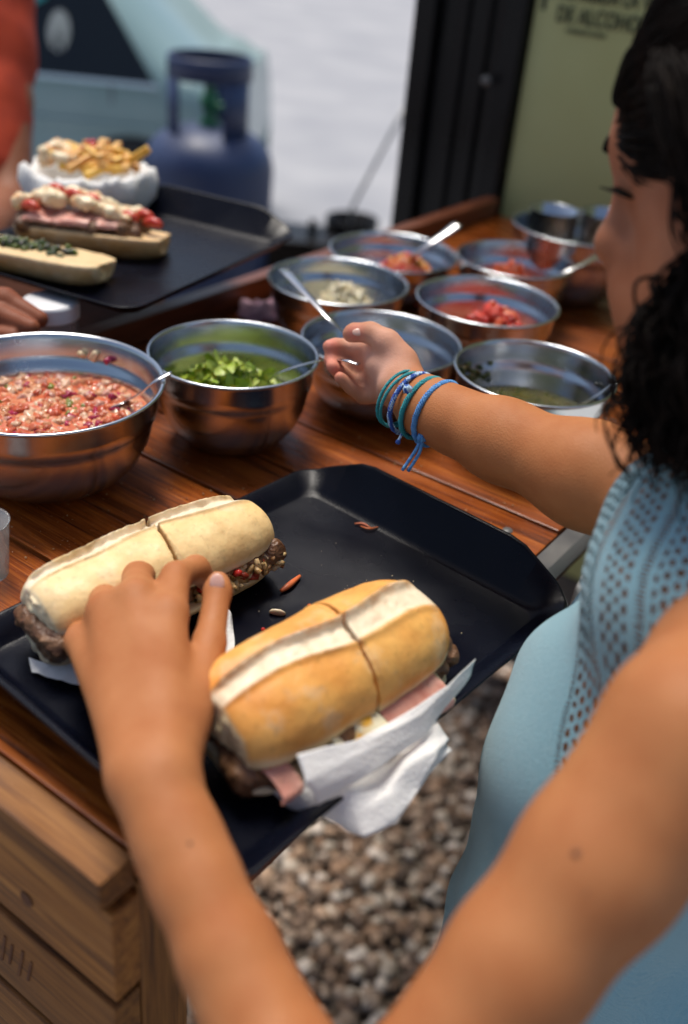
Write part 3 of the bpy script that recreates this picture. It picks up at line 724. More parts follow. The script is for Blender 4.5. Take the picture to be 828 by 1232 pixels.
def blobby(name, pts, m, parent, vox=.0016, amp=.004, fr=110, cols=None, seed=1):
    P = np.array([p for p, r in pts]); R_ = max(r for p, r in pts)+.014; np.random.seed(seed)
    s = SDF(P.min(0)-R_, P.max(0)+R_, vox)
    for p, r in pts: s.cap(p, p, r, r, .006)
    s.noise(amp, fr, 3); V_, F_ = s.mesh(0)
    return npmesh(name, V_, F_, m, parent)

# --- front sandwich
zt = T+.0055
P0 = at(262, 902, T+.036); P1 = at(508, 762, T+.036)
O, e1, e2, e3, L_ = frame_of(P0, P1, math.radians(9)); O[2] = T+.036
s2 = thing('sandwich', 'larger golden sandwich nearest the camera, with ham and egg showing', 'sandwich', (O[0], O[1], zt), 'closed baguette sandwiches on the front tray')
cr = ((.84, .45, .12), (.72, .29, .055))
bun('top_bun', L_-.002, .090, .039, s2, (O+e3*.008+e2*.006, e1, e2, e3), cr, (.80, .66, .40), True, (.005, .0088, .0024), .012, seed=4)
bun('bottom_bun', L_-.004, .092, .020, s2, (O-e3*.010, e1, e2, e3), ((.74,.48,.2),(.66,.38,.13)), (.80,.68,.45), False, None, .012, seed=8)
random.seed(12)
mp_ = [(O+e1*random.uniform(-L_/2+.004, L_/2+.006)+e2*random.uniform(-.036, .030)+e3*random.uniform(-.008, .004), random.uniform(.006, .011)) for _ in range(90)]
mp_ += [(O+e1*(L_/2+random.uniform(0, .009))+e2*random.uniform(-.034, .02)+e3*random.uniform(-.008, .004), .007) for _ in range(14)]
blobby('grilled_meat', mp_, MEATM, s2)
HAM = mat('ham', (.62, .26, .20), .35, c2=(.70, .38, .30), scale=60, sss=.15, bump=.2, bscale=200)
def strip(name, xs, y0, y1, m, parent, zc=.0, fr_=(None,), amp=.002):
    rows = []
    for x in xs: rows.append([O_+E1*x+E2*y0+E3*(zc+.001), O_+E1*x+E2*((y0+y1)/2)+E3*(zc+.0015+random.uniform(-amp, amp)), O_+E1*(x+.002)+E2*y1+E3*(zc-.004+random.uniform(-amp, amp)), O_+E1*x+E2*(y1-.004)+E3*(zc-.009)])
    return cloth(name, rows, m, amp=.0012, fr=120, parent=parent, thick=.0018)
O_, E1, E2, E3 = O, e1, e2, e3
strip('ham_slice', [.008, .024, .040, .054, .064], -.01, -.0545, HAM, s2, .006)
strip('ham_slice', [-.082, -.074, -.066], -.01, -.047, HAM, s2, .003)
EGG = mat('fried_egg', (.78, .72, .52), .3, c2=(.8, .42, .04), scale=55, contrast=(.5, .62), bump=.5, bscale=200, sss=.1)
strip('fried_egg', [-.034, -.022, -.008, .006], -.01, -.0565, EGG, s2, .006, amp=.004)
CHS = mat('melted_cheese', (.80, .68, .36), .4, c2=(.84, .76, .5), scale=30, sss=.15)
strip('cheese_slice', [.044, .055, .066, .072], -.01, -.051, CHS, s2, -.001)

# --- back sandwich on the front tray
Q0 = at(52, 752, T+.034); Q1 = at(302, 646, T+.034)
O, e1, e2, e3, L1 = frame_of(Q0, Q1, math.radians(4)); O[2] = T+.034
s1 = thing('sandwich', 'paler baguette sandwich under the left hand, cut across its middle', 'sandwich', (O[0], O[1], zt), 'closed baguette sandwiches on the front tray')
cr1 = ((.86, .66, .34), (.82, .56, .25))
bun('top_bun', L1+.010, .070, .031, s1, (O+e3*.009, e1, e2, e3), cr1, (.82, .68, .45), True, (.012, .0065, .0018), .006, seed=14)
bun('bottom_bun', L1+.014, .068, .021, s1, (O-e3*.008-e2*.004, e1, e2, e3), ((.78,.6,.33),(.74,.55,.27)), (.82,.68,.45), False, None, None, seed=18)
mp_ = [(O+e1*random.uniform(-L1/2-.002, L1/2+.002)+e2*random.uniform(-.031, .024)+e3*random.uniform(-.006, .006), random.uniform(.005, .009)) for _ in range(110)]
mp_ += [(O+e1*(-L1/2-random.uniform(.0, .006))+e2*random.uniform(-.028, .02)+e3*random.uniform(-.005, .006), random.uniform(.005, .008)) for _ in range(26)]
blobby('grilled_meat', mp_, MEATM, s1, seed=5)
its = []
for _ in range(120):
    its.append((O+e1*random.uniform(.012, L1/2+.004)+e2*random.uniform(-.038, -.028)+e3*random.uniform(-.007, .005), (random.uniform(.005, .008), .0032, .0025), random.choice([(.66,.46,.22),(.60,.38,.15),(.5,.30,.11),(.45,.05,.02),(.26,.13,.05),(.72,.55,.34)]), 'blob'))
chunks('fried_onion', its, FOODM, s1, kind='stuff')
its = [(O+e1*x+e2*-.036+e3*.006, (.006, .004, .003), (.55, .03, .02), 'blob') for x in (.018, .028, .036, .05)]
chunks('tomato_bits', its, WETM, s1, kind=None)

# napkins
n2z = T+.008
cloth('napkin', [[at(358, 908, T+.056), at(425, 890, T+.048), at(500, 853, T+.045), at(573, 795, T+.046)],
                 [at(366, 940, T+.045), at(440, 906, T+.041), at(508, 868, T+.038), at(566, 812, T+.038)],
                 [at(384, 968, T+.026), at(452, 928, T+.028), at(510, 884, T+.028), at(560, 824, T+.032)]], PAPER,
      'folded white napkin strip wrapped along the near side of the golden sandwich', 'napkin', amp=.0010, fr=42, thick=.0004, crisp=.0016)
cloth('napkin', [[at(322, 955, T+.018), at(400, 935, T+.022), at(470, 890, T+.024), at(527, 856, T+.024)],
                 [at(350, 970, T+.010), at(425, 962, T+.018), at(492, 925, T+.020), at(540, 884, T+.020)],
                 [at(395, 980, T+.004), at(440, 1004, T+.004), at(500, 960, T+.007), at(539, 905, T+.008)]], PAPER,
      'crumpled lower napkin drooping over the tray edge beneath the golden sandwich', 'napkin', amp=.0018, fr=44, seed=4, thick=.0004, crisp=.0065)
cloth('napkin', [[at(225, 800, T+.012), at(235, 760, T+.012), at(262, 720, T+.020)], [at(255, 802, T+.008), at(266, 770, T+.010), at(276, 735, T+.018)], [at(270, 800, T+.007), at(282, 778, T+.008), at(279, 745, T+.012)]], PAPER,
      'white napkin corner showing between the thumb and the golden sandwich', 'napkin', amp=.001, fr=60, seed=8)
cloth('napkin', [[at(36, 790, T+.012), at(70, 800, T+.014), at(110, 800, T+.016)], [at(40, 808, T+.008), at(75, 822, T+.008), at(115, 828, T+.01)]], PAPER,
      'white napkin corner under the left end of the pale sandwich', 'napkin', amp=.003, fr=50, seed=11)
# crumbs and shreds on the tray
def bit(name, px, py, size, col, label, cat, shape='blob', z=T+.0065):
    p = at(px, py, z); tag(chunks(name, [(p, size, col, shape)], WETM, kind=None, sub=2, jit=.08), label, cat)
zf = T+.0062
def shred(pts, label, r=.0016, col=(.62, .13, .03)):
    P = spline([at(x, y, z) for x, y, z in pts], 6); o = tube('carrot_shred', P, [r*(.5+.5*math.sin(PI*(i+.6)/(len(P)))) for i in range(len(P))], CARROT, seg=8); tag(o, label, 'carrot')
CARROT = mat('carrot', (.62, .13, .04), .35, c2=(.7, .2, .07), scale=120, sss=.1)
shred([(338, 711, zf+.001), (348, 704, zf+.002), (361, 693, zf+.001)], 'short thick orange carrot shred lying on the tray above the golden sandwich', .0026)
shred([(427, 630, zf), (437, 630, zf+.001), (446, 635, zf)], 'thin curved carrot shred in the middle of the black tray', .0011)
shred([(434, 633, zf), (444, 636, zf+.001), (455, 634, zf)], 'thin straight carrot shred crossing the curved one on the black tray', .0010)
bit('onion_piece', 334, 737, (.007, .0042, .002), (.62, .52, .36), 'translucent fried onion slice lying alone on the tray', 'onion')
bit('tomato_crumb', 317, 758, (.0022, .0018, .0015), (.5, .03, .02), 'tiny red tomato crumb left of the golden sandwich', 'tomato')
bit('tomato_crumb', 372, 728, (.0018, .0015, .0012), (.6, .1, .03), 'tiny orange crumb right above the golden sandwich', 'tomato')
random.seed(31)
its = [(TL(random.uniform(-.11, .11), random.uniform(-.14, .14), .0062), (s_, s_*.7, s_*.6), (.5, .4, .25), 'blob') for s_ in [random.choice((.0004, .0006, .0009)) for _ in range(60)]]
tag(chunks('bread_crumbs', its, FOODM), 'tiny pale bread crumbs scattered over the black front tray', 'crumbs', kind='stuff')
its = [(UV(random.uniform(-.78, -.3), random.uniform(.4, 1.0), T+.0006), (s_, s_*.8, s_*.5), random.choice([(.5,.3,.14),(.55,.4,.22),(.4,.2,.1)]), 'blob') for s_ in [random.choice((.0004, .0006, .0008, .0012)) for _ in range(700)]]
tag(chunks('table_crumbs', its, FOODM), 'fine crumbs scattered over the wooden planks', 'crumbs', kind='stuff')

# ---------------------------------------------------------------- food on the far tray
ZT2 = T+.0995
F0 = at(-30, 290, ZT2+.02); F1 = at(112, 318, ZT2+.02)
O, e1, e2, e3, L3 = frame_of(F0, F1, math.radians(-6)); O[2] = ZT2+.024
hb = thing('bread_half', 'open bread half topped with dark green herb sauce, nearest on the far tray', 'bread', (O[0], O[1], ZT2))
bun('bread_slice', L3+.03, .075, .030, hb, (O, e1, e2, e3), ((.66,.36,.12),(.74,.5,.24)), (.78, .58, .32), False, None, None, vox=.0022, seed=22)
its = [(O+e1*random.uniform(-.09, .050)+e2*random.gauss(.004, .008)+e3*random.uniform(.0, .004), (.006, .005, .003), random.choice([(.02,.04,.01),(.04,.07,.015),(.10,.14,.02),(.02,.02,.01)]), 'blob') for _ in range(120)]
chunks('herb_sauce', its, WETM, hb)
F0 = at(36, 268, ZT2+.02); F1 = at(190, 286, ZT2+.02)
O, e1, e2, e3, L3 = frame_of(F0, F1, math.radians(-8)); O[2] = ZT2+.022
ob = thing('open_sandwich', 'open sandwich piled with ham, tomato and mayonnaise beside the fries', 'sandwich', (O[0], O[1], ZT2))
bun('bread_slice', L3+.02, .080, .030, ob, (O, e1, e2, e3), ((.62,.30,.09),(.72,.42,.17)), (.76, .52, .27), False, None, None, vox=.0022, seed=27)
bl = [(O+e1*random.uniform(-L3/2, L3/2-.02)+e2*random.uniform(-.03, .03)+e3*random.uniform(.0, .006), random.uniform(.007, .011)) for _ in range(80)]
blobby('grilled_meat', bl, MEATM, ob, vox=.0025, seed=9)
O_, E1, E2, E3 = O, e1, e2, e3
for x0_, y0_ in ((-.075, -.034), (-.035, -.036), (.0, -.030)):
    strip('ham_slice', [x0_, x0_+.014, x0_+.028, x0_+.04], .02, y0_, HAM, ob, .016)
MAYO = mat('mayonnaise', (.80, .66, .42), .3, c2=(.72, .34, .12), scale=55, contrast=(.48, .66), sss=.15, bump=.6, bscale=150)
bl = []
for _ in range(90):
    x_ = random.uniform(-.085, .05); bl.append((O+e1*x_+e2*random.uniform(-.026, .03)+e3*(.019+.016*math.exp(-((x_+.03)/.05)**2)+random.uniform(-.003, .003)), random.uniform(.004, .0085)))
blobby('mayonnaise_topping', bl, MAYO, ob, vox=.002, amp=.005, fr=90, seed=13)
for (x_, y_, z_) in ((-.045, .0, .040), (-.02, -.012, .038), (.0, -.006, .034), (.046, -.012, .020), (.072, .0, .014), (.058, .012, .02), (-.065, -.03, .022)):
    tp = [O+e1*(x_+t)+e2*(y_-t*.3)+e3*(z_+.002*math.cos(t*200)) for t in (-.012, -.006, 0, .006, .012)]
    tube('tomato_strip', tp, [.003, .0055, .006, .0052, .003], mat('tomato_red', (.52, .03, .02), .25, c2=(.6, .09, .04), scale=90) if 'tomato_red' not in bpy.data.materials else bpy.data.materials['tomato_red'], ob, seg=10)
# fries in a paper lined bowl
fc = at(108, 222, ZT2+.03); fc[2] = ZT2
fb = thing('paper_lined_bowl', 'bowl lined with white paper holding the fries', 'bowl', fc)
V, F = lathe([(0, 0), (.045, 0), (.058, .012), (.068, .034), (.072, .046), (.070, .046), (.066, .034), (.056, .013), (.044, .002), (0, .002)], 48, fc); link('bowl_body', V, F, GREYP, fb)
V = []; F = []; seg = 72; prf = [(.044, .002), (.056, .018), (.066, .040), (.074, .052), (.079, .046), (.080, .026), (.076, .008)]
for i in range(seg):
    a = 2*PI*i/seg
    for k, (r_, z_) in enumerate(prf):
        q = .016*k/6*(noise.noise(Vector((math.cos(a)*3, math.sin(a)*3, k*.4)))+.9*noise.noise(Vector((math.cos(a)*7, math.sin(a)*7, 4+k*.3)))+.5*noise.noise(Vector((math.cos(a)*15, math.sin(a)*15, k*.5)))); V.append((fc[0]+(r_+q)*math.cos(a), fc[1]+(r_+q)*math.sin(a), fc[2]+z_+q*1.2))
for i in range(seg):
    for k in range(len(prf)-1): F.append((i*len(prf)+k, ((i+1) % seg)*len(prf)+k, ((i+1) % seg)*len(prf)+k+1, i*len(prf)+k+1))
o = link('paper_lining', V, F, PAPER, fb); sm = o.modifiers.new('t', 'SOLIDIFY'); sm.thickness = .001
fr = thing('french_fries', 'golden fries with red sauce and melted cheese in the paper lined bowl', 'fries', fc+ZU*.02)
FRY = [mat('golden_fry', (.74, .36, .035), .4, c2=(.78, .48, .07), scale=90, sss=.1), mat('browned_fry', (.58, .27, .06), .4, c2=(.72, .42, .12), scale=90, sss=.1)]
random.seed(5)
for i in range(48):
    a = random.uniform(0, 2*PI); q = math.sqrt(random.random())*.045; p = fc+np.array([q*math.cos(a)+.010, q*math.sin(a), .056+random.uniform(0, .024)*(1-q/.05)+.004])
    th = random.uniform(0, PI); el = random.uniform(-.1, .35); d_ = np.array([math.cos(th)*math.cos(el), math.sin(th)*math.cos(el), math.sin(el)]); s_ = np.cross(d_, ZU); s_ /= np.linalg.norm(s_); n_ = np.cross(s_, d_)
    board('fry', p, (d_, s_, n_), (random.uniform(.018, .032), .0045, .0045), random.choice(FRY), fr, .0015, 2)
p = fc+np.array([.055, .0, .066]); d_ = np.array([.8, .1, .55]); d_ /= np.linalg.norm(d_); s_ = np.cross(d_, ZU); s_ /= np.linalg.norm(s_)
board('fry', p, (d_, s_, np.cross(s_, d_)), (.030, .005, .005), FRY[0], fr, .0015, 2)
bl = [(fc+np.array([random.uniform(-.055, -.005), random.uniform(-.04, .03), .066+random.uniform(-.006, .008)]), random.uniform(.004, .008)) for _ in range(34)]
blobby('melted_cheese', bl, MAYO, fr, vox=.002, amp=.004, seed=17)
its = [(fc+np.array([random.gauss(0, .005), random.gauss(.006, .008), .078+random.uniform(-.004, .004)]), (.008, .005, .005), (.5, .02, .02), 'blob') for _ in range(9)]
chunks('red_sauce', its, WETM, fr)

# ---------------------------------------------------------------- gas cylinder
GD = 2.82
gp = A(252, 150, GD); gx, gy = gp[0], gp[1]; Rg = .178*1.04
zs = A(252, 205, GD-Rg*.6)[2]            # shoulder height
gas = thing('gas_cylinder', 'blue gas cylinder with collar handle and green valve behind the far tray', 'gas cylinder', (gx, gy, 0))
zt_ = A(252, 150, GD)[2]; zh = A(250, 62, GD-.05)[2]
pr3 = [(0, .03), (Rg*.9, .03), (Rg*.97, .06), (Rg, .10)]
zz0 = zt_-.11
for k in range(9): pr3.append((Rg+.0015*(k % 2 == 0), .10+(zz0-.10)*k/8))
for k in range(1, 13):
    a = PI/2*k/12; pr3.append((Rg*math.cos(a)**.75+.0001, zz0+.11*math.sin(a)))
V, F = lathe(pr3, 64, (gx, gy, 0)); link('tank_body', V, F, BLUEP, gas)
V, F = lathe([(Rg*.78, 0), (Rg*.8, .002), (Rg*.8, .055), (Rg*.77, .055), (Rg*.77, 0)], 48, (gx, gy, 0)); link('foot_ring', V, F, BLUEP, gas)
V, F = lathe([(Rg+.002, zz0-.3), (Rg+.006, zz0-.297), (Rg+.006, zz0-.290), (Rg+.002, zz0-.287)], 48, (gx, gy, 0)); link('weld_seam', V, F, BLUEP, gas)
rc = .112; hb_ = zt_-.028
prc = [(rc, zh-.058), (rc+.006, zh-.058), (rc+.006, zh-.006), (rc+.002, zh), (rc-.004, zh-.002), (rc, zh-.008), (rc, zh-.058)]
V, F = lathe(prc, 64, (gx, gy, 0)); link('collar_ring', V, F, BLUEP, gas)
for a in (math.radians(-38), math.radians(208), math.radians(85)):
    V = []; F = []; half = .42 if a < 0 or a > 3 else .16; n = 8
    for i in range(n+1):
        t = a-half+2*half*i/n; e_ = 1+.25*abs(i/n-.5)*2
        for r_ in (rc, rc+.006):
            for z_ in (hb_, zh-.05): V.append((gx+r_*math.cos(t), gy+r_*math.sin(t), z_))
    for i in range(n):
        b0 = i*4
        for (p, q) in ((0, 1), (1, 3), (3, 2), (2, 0)): F.append((b0+p, b0+q, b0+4+q, b0+4+p))
    F += [(0, 2, 3, 1), (n*4, n*4+1, n*4+3, n*4+2)]
    link('collar_post', V, F, BLUEP, gas)
GRV = mat('green_valve', (.02, .16, .07), .45, c2=(.03, .2, .09), scale=30)
V, F = lathe([(0, 0), (.030, 0), (.030, .02), (.018, .028), (.015, .05), (.024, .052), (.026, .085), (.016, .09), (.0145, .115), (.020, .12), (.020, .135), (0, .137)], 24, (gx, gy, zt_-.01)); link('valve', V, F, GRV, gas)
tube('valve_outlet', [(gx, gy, zt_+.05), (gx+.05, gy-.02, zt_+.052)], [.012, .012], GRV, gas)

# ---------------------------------------------------------------- parked car (rear quarter seen from the side)
CD = 4.15
car = thing('parked_car', 'parked pale turquoise car with dark side window, far left', 'car', (A(60, 100, CD)[0], A(60, 100, CD)[1], 0))
yb = A(150, 120, CD)[1]          # near flank plane
def cx_(px, py): return at_y(px, py, yb)
def at_y(px, py, y):
    d = fw + rt*((px-414)/FPX) - up*((py-616)/FPX); return KP+d*((y-KP[1])/d[1])
W0 = at_y(188, 102, yb+.02); W1 = at_y(120, -10, yb+.10); W2 = at_y(-60, 74, yb+.02); belt = W0[2]
rear = at_y(264, 110, yb)[0]
xr = rear; zb = belt
# side profile (x, z): from rear bumper over deck and roof to the front
prof = [(xr, .32), (xr+.04, .42), (xr+.05, .60), (xr+.02, .80), (xr-.03, zb-.02), (xr-.12, zb+.035), (xr-.22, zb+.07)]
rx = W1[0]-(-.0); slope_x = at_y(190, 30, yb)[0]
roof = zb+.46
prof += [(xr-.55, roof-.09), (xr-.72, roof-.02), (xr-1.1, roof), (xr-1.7, roof-.01), (xr-2.05, roof-.1), (xr-2.55, zb+.03), (xr-3.3, zb-.08), (xr-3.62, zb-.2), (xr-3.7, .55), (xr-3.66, .3)]
ps = spline([(p[0], 0, p[1]) for p in prof], 5)
V = []; F = []; sec = []
CW = 1.55; nlay = [(0, 1.0), (.0, 1)]
bot = [(p[0], .28) for p in ps]
n = len(ps)
def inset(z):     # tumblehome: how far the flank leans in at height z
    return .0+.06*max(0, (.55-z)/.4)**2+(.42*max(0, z-zb)) + .02*max(0, (z-.75))
cols = 12
for i, p in enumerate(ps):
    for k in range(cols+1):                      # lower edge up to profile on near flank
        z = .28+(p[2]-.28)*k/cols; rd = .05*(k/cols)**10
        V.append((p[0], yb+inset(z)+rd, z))
for i, p in enumerate(ps):
    for k in range(cols+1):
        z = .28+(p[2]-.28)*k/cols; rd = .05*(k/cols)**10
        V.append((p[0], yb+CW-inset(z)-rd, z))
o2 = n*(cols+1)
for i in range(n-1):
    for k in range(cols):
        a = i*(cols+1)+k; F.append((a, a+1, a+cols+2, a+cols+1)); F.append((o2+a, o2+a+cols+1, o2+a+cols+2, o2+a+1))
    a = i*(cols+1)+cols; F.append((a, o2+a, o2+a+cols+1, a+cols+1))
for k in range(cols): 
    F.append((k, o2+k, o2+k+1, k+1)); a = (n-1)*(cols+1)+k; F.append((a, a+1, o2+a+1, o2+a))
link('car_body', V, F, CARP, car)
def side_panel(name, pts, m, out=.006, thick=.01):
    """polygon on the near flank, offset outwards, given as (x, z)"""
    Vs = [(x, yb+inset(z)-out, z) for x, z in pts]+[(x, yb+inset(z)-out+thick, z) for x, z in pts]; k = len(pts)
    Fs = [tuple(range(k))[::-1], tuple(range(k, 2*k))]+[(i, (i+1) % k, k+(i+1) % k, k+i) for i in range(k)]
    return link(name, Vs, Fs, m, car, False)
wx = W0[0]; tx_, tz_ = at_y(124, -4, yb+.08)[0], at_y(124, -4, yb+.08)[2]
kx = (tx_-wx)/(tz_-zb)
zt2 = zb+.36
g1 = at_y(50, 0, yb+.06); g2 = at_y(4, 26, yb+.04)
side_panel('side_window', [(wx, zb+.004), (wx+kx*.36, zt2), (g1[0]-.12, zt2), (g1[0], g1[2]), (g2[0], g2[2]), (g2[0]-.12, zb+.004)], GLASSK, .010, .008)
side_panel('roof_gutter', [(g1[0]+.01, g1[2]+.01), (g1[0]-.3, zt2+.04), (g1[0]-1.2, zt2+.04), (g2[0]-.5, g2[2]-.05), (g2[0], g2[2])], TEALP, .016, .01)
side_panel('window_trim', [(wx+.012, zb-.010), (wx+.012, zb+.006), (wx-1.6, zb+.006), (wx-1.6, zb-.010)], CHROME, .014, .01)
dx = at_y(134, 140, yb)[0]
side_panel('door_gap', [(dx, zb-.02), (dx+.008, zb-.02), (dx+.012, .4), (dx+.004, .4)], GREYP, .002, .004)
for k in (0,):
    side_panel('body_crease', [(xr-.04, zb-.20), (xr-.04, zb-.17), (dx, zb-.165), (xr-2.6, zb-.16), (xr-2.6, zb-.19), (dx, zb-.19)], CARP, .012, .016)
sp = at_y(68, 38, yb+.03)
V = []; 
o = side_panel('window_sticker', [(sp[0]+.045*math.cos(a)*(1 if math.sin(a) > -.2 else 1), sp[2]+.075*math.sin(a)) for a in np.linspace(0, 2*PI, 24, endpoint=False)], mat('sticker_grey', (.42, .45, .43), .5, c2=(.3, .33, .3), scale=30), .0125, .003)
side_panel('sticker_mark', [(sp[0]-.02, sp[2]-.07), (sp[0], sp[2]+.02), (sp[0]+.02, sp[2]-.07), (sp[0]+.008, sp[2]-.07), (sp[0], sp[2]-.03), (sp[0]-.008, sp[2]-.07)], GLASSK, .0145, .002)
for x in (xr-.36, xr-2.95):
    pr4 = [(0, 0), (.19, 0), (.2, .02), (.2, .0), (.3, .0), (.315, .03), (.315, .15), (.3, .18), (0, .18)]
    V, F = lathe(pr4, 40); link('wheel', [(x+a, yb-.02+c_, .315+b) for a, b, c_ in V], F, RUBBER, car)
    V, F = lathe([(0, -.012), (.06, -.014), (.17, -.004), (.185, .004)], 32); link('hubcap', [(x+a, yb-.022+c_, .315+b) for a, b, c_ in V], F, CHROME, car)
side_panel('tail_light', [(xr-.015, zb-.30), (xr+.01, zb-.16), (xr-.08, zb-.16), (xr-.08, zb-.30)], mat('tail_light_red', (.4, .02, .02), .2), .008, .02)

# ---------------------------------------------------------------- food truck: black hatch frame and green panel
tp0 = at(470, 276, T); tp1 = at(602, 266, T)
wx1 = at(602, 270, T-.0)
ex_ = np.array([.93, .37, 0]); ex_ /= np.linalg.norm(ex_); ny_ = np.array([ex_[1], -ex_[0], 0])   # panel runs to the right and slightly away, normal towards camera
PO = UV(-.60, 1.735, 0)       # on the truck wall line (parallel to D1)
def on_wall(px, py, off=0):
    """point where the sight line meets the truck wall plane (normal D2)"""
    d = fw + rt*((px-414)/FPX) - up*((py-616)/FPX); q = KP; t = ((V1+.012-off)-q@D2)/(d@D2); return q+d*t
trk = thing('food_truck_side', 'olive green food truck side panel with dark lettering behind the bowls', 'food truck', UV(0, V1+.03, 0))
gl = on_wall(600, 262); ul = gl@D1; uL = on_wall(628, 100)@D1
ug = (ul+uL)/2-.003
board('green_panel', UV(ug+1.25, V1+.05, 1.55), (D1, D2, ZU), (1.25, .03, 1.15), GREENP, trk, .004)
board('truck_skirt', UV(ug+1.25, V1+.052, .25), (D1, D2, ZU), (1.25, .03, .145), GREYP, trk, .004)
fl = on_wall(474, 262)@D1; fl2 = on_wall(491, 4)@D1
print('frame u', fl, fl2, 'green u', ul, uL)
ufl = (fl+fl2)/2
hf = thing('black_hatch_door', 'tall glossy black door leaf standing open beside the green panel', 'door', UV((ufl+ug)/2, V1+.03, 0))
wdt = ug-ufl
board('door_leaf', UV(ufl+wdt*.5, V1+.055, 1.35), (D1, D2, ZU), (wdt*.5-.001, .018, 1.349), BLACKP, hf, .006)
board('door_stile', UV(ufl+wdt*.10, V1+.028, 1.35), (D1, D2, ZU), (wdt*.095, .012, 1.345), BLACKP, hf, .004)
board('door_stile', UV(ufl+wdt*.88, V1+.020, 1.35), (D1, D2, ZU), (wdt*.105, .020, 1.345), BLACKP, hf, .006)
board('door_rib', UV(ufl+wdt*.42, V1+.034, 1.35), (D1, D2, ZU), (wdt*.03, .006, 1.34), BLACKP, hf, .003)
board('door_rib', UV(ufl+wdt*.62, V1+.034, 1.35), (D1, D2, ZU), (wdt*.025, .006, 1.34), BLACKP, hf, .003)
bp_ = on_wall(585, 97, .03)
V, F = lathe([(0, .006), (.006, .005), (.009, .0), (.009, -.004)], 20); link('bolt', [bp_+D1*a+ZU*b-D2*c_*1.0+D2*(-.002) for a, b, c_ in V], F, GREYP, hf)
# lettering
def text(body, px, py, size, parent, name='lettering', bold=0.0, sx=1.0):
    p = on_wall(px, py, .0006)
    cu = bpy.data.curves.new(name, 'FONT'); cu.body = body; cu.size = size; cu.extrude = .0008; cu.offset = bold; cu.space_character = 1.04
    cu.materials.append(TEXTK)
    o = bpy.data.objects.new(name, cu); COL.objects.link(o)
    W = Matrix.Identity(4)
    for i in range(3): W[i][0] = D1[i]*sx; W[i][1] = ZU[i]; W[i][2] = -D2[i]; W[i][3] = p[i]-D2[i]*.0
    me = o.to_mesh().copy(); me.name = name; bpy.data.objects.remove(o); o = bpy.data.objects.new(name, me); COL.objects.link(o)
    o.parent = parent; o.matrix_basis = Matrix.Translation(-Vector(parent.location)) @ W
    return o
V1g = V1+.02
def on_wall(px, py, off=0):
    d = fw + rt*((px-414)/FPX) - up*((py-616)/FPX); t = ((V1g-.003-off)-KP@D2)/(d@D2); return KP+d*t
text('PROHIBIDA LA VENTA', 664, -4, .034, trk, bold=.0003, sx=.66)
text('DE ALCOHOL', 668, 25, .036, trk, bold=.0003, sx=.70)
text('A MENORES DE 18 AÑOS', 680, 39, .010, trk, bold=.0, sx=.62)
p = on_wall(655, 0); board('printed_border', UV(p@D1, V1g-.001, p[2]+.22), (D1, D2, ZU), (.004, .0008, .235), TEXTK, trk, .0003)
p = on_wall(655, 18)
board('printed_border', UV(p@D1+.16, V1g-.001, p[2]+.47), (D1, D2, ZU), (.17, .0008, .004), TEXTK, trk, .0003)
# black pot with leaning metal rod, small black post
bk = at(424, 283, .0); b0 = A(424, 262, 3.1); 
pot = thing('black_pot', 'black bucket with a thin grey rod leaning out of it, between tank and door', 'bucket', (b0[0], b0[1], 0))
zr = b0[2]
V, F = lathe([(0, .0), (.06, .0), (.072, zr*.5), (.078, zr), (.083, zr), (.083, zr-.03), (.074, zr-.03), (.066, .3), (.05, .02), (0, .02)], 32, (b0[0], b0[1], 0)); link('bucket_body', V, F, BLACKP, pot)
q0 = A(424, 250, 3.1); q1 = A(474, 155, 3.05)
tube('leaning_rod', [(b0[0], b0[1], zr-.2), q0, q1, q1+(q1-q0)*.3], .006, mat('grey_rod', (.25, .25, .25), .4, .5), pot, 8)
b1 = A(377, 264, 3.0); o = tube('black_post', [(b1[0], b1[1], 0), (b1[0], b1[1], b1[2]-.02), (b1[0], b1[1], b1[2])], [.016, .014, .010], BLACKP); tag(o, 'short thin black post standing left of the black bucket', 'post')
lb = A(362, 291, 2.95)
V = []; F = []
o = board('black_crate', (lb[0], lb[1]+.1, lb[2]/2), (np.array([1., 0, 0]), np.array([0, 1., 0]), ZU), (.11, .1, lb[2]/2), BLACKP, None, .01); tag(o, 'low black crate on the ground right of the blue gas cylinder', 'crate')

# white cooler beside the table end
cl0 = UV(U1+.024, .70, 0)
cool = thing('white_cooler', 'white lidded dark green cooler box standing against the end of the table', 'cooler', UV(U1+.13, .62, 0))
board('cooler_body', UV(U1+.135, .97, .50), (D1, D2, ZU), (.105, .205, .50), mat('dark_green_plastic', (.02, .05, .035), .4, c2=(.03, .07, .05)), cool, .012, 3)
board('cooler_lid', UV(U1+.135, .97, T-.063), (D1, D2, ZU), (.108, .21, .022), WHITEP, cool, .010, 3)
board('cooler_rim', UV(U1+.040, .97, T-.039), (D2, D1, ZU), (.205, .010, .003), mat('light_grey_plastic', (.3, .3, .3), .5), cool, .002)

exec_body = True
# ================================================================ PEOPLE
def frame3(F_, U_):
    F_ = np.array(F_, float); F_ /= np.linalg.norm(F_); R_ = np.cross(F_, U_); R_ /= np.linalg.norm(R_); return R_, F_, np.cross(R_, F_)
gs = 1.0
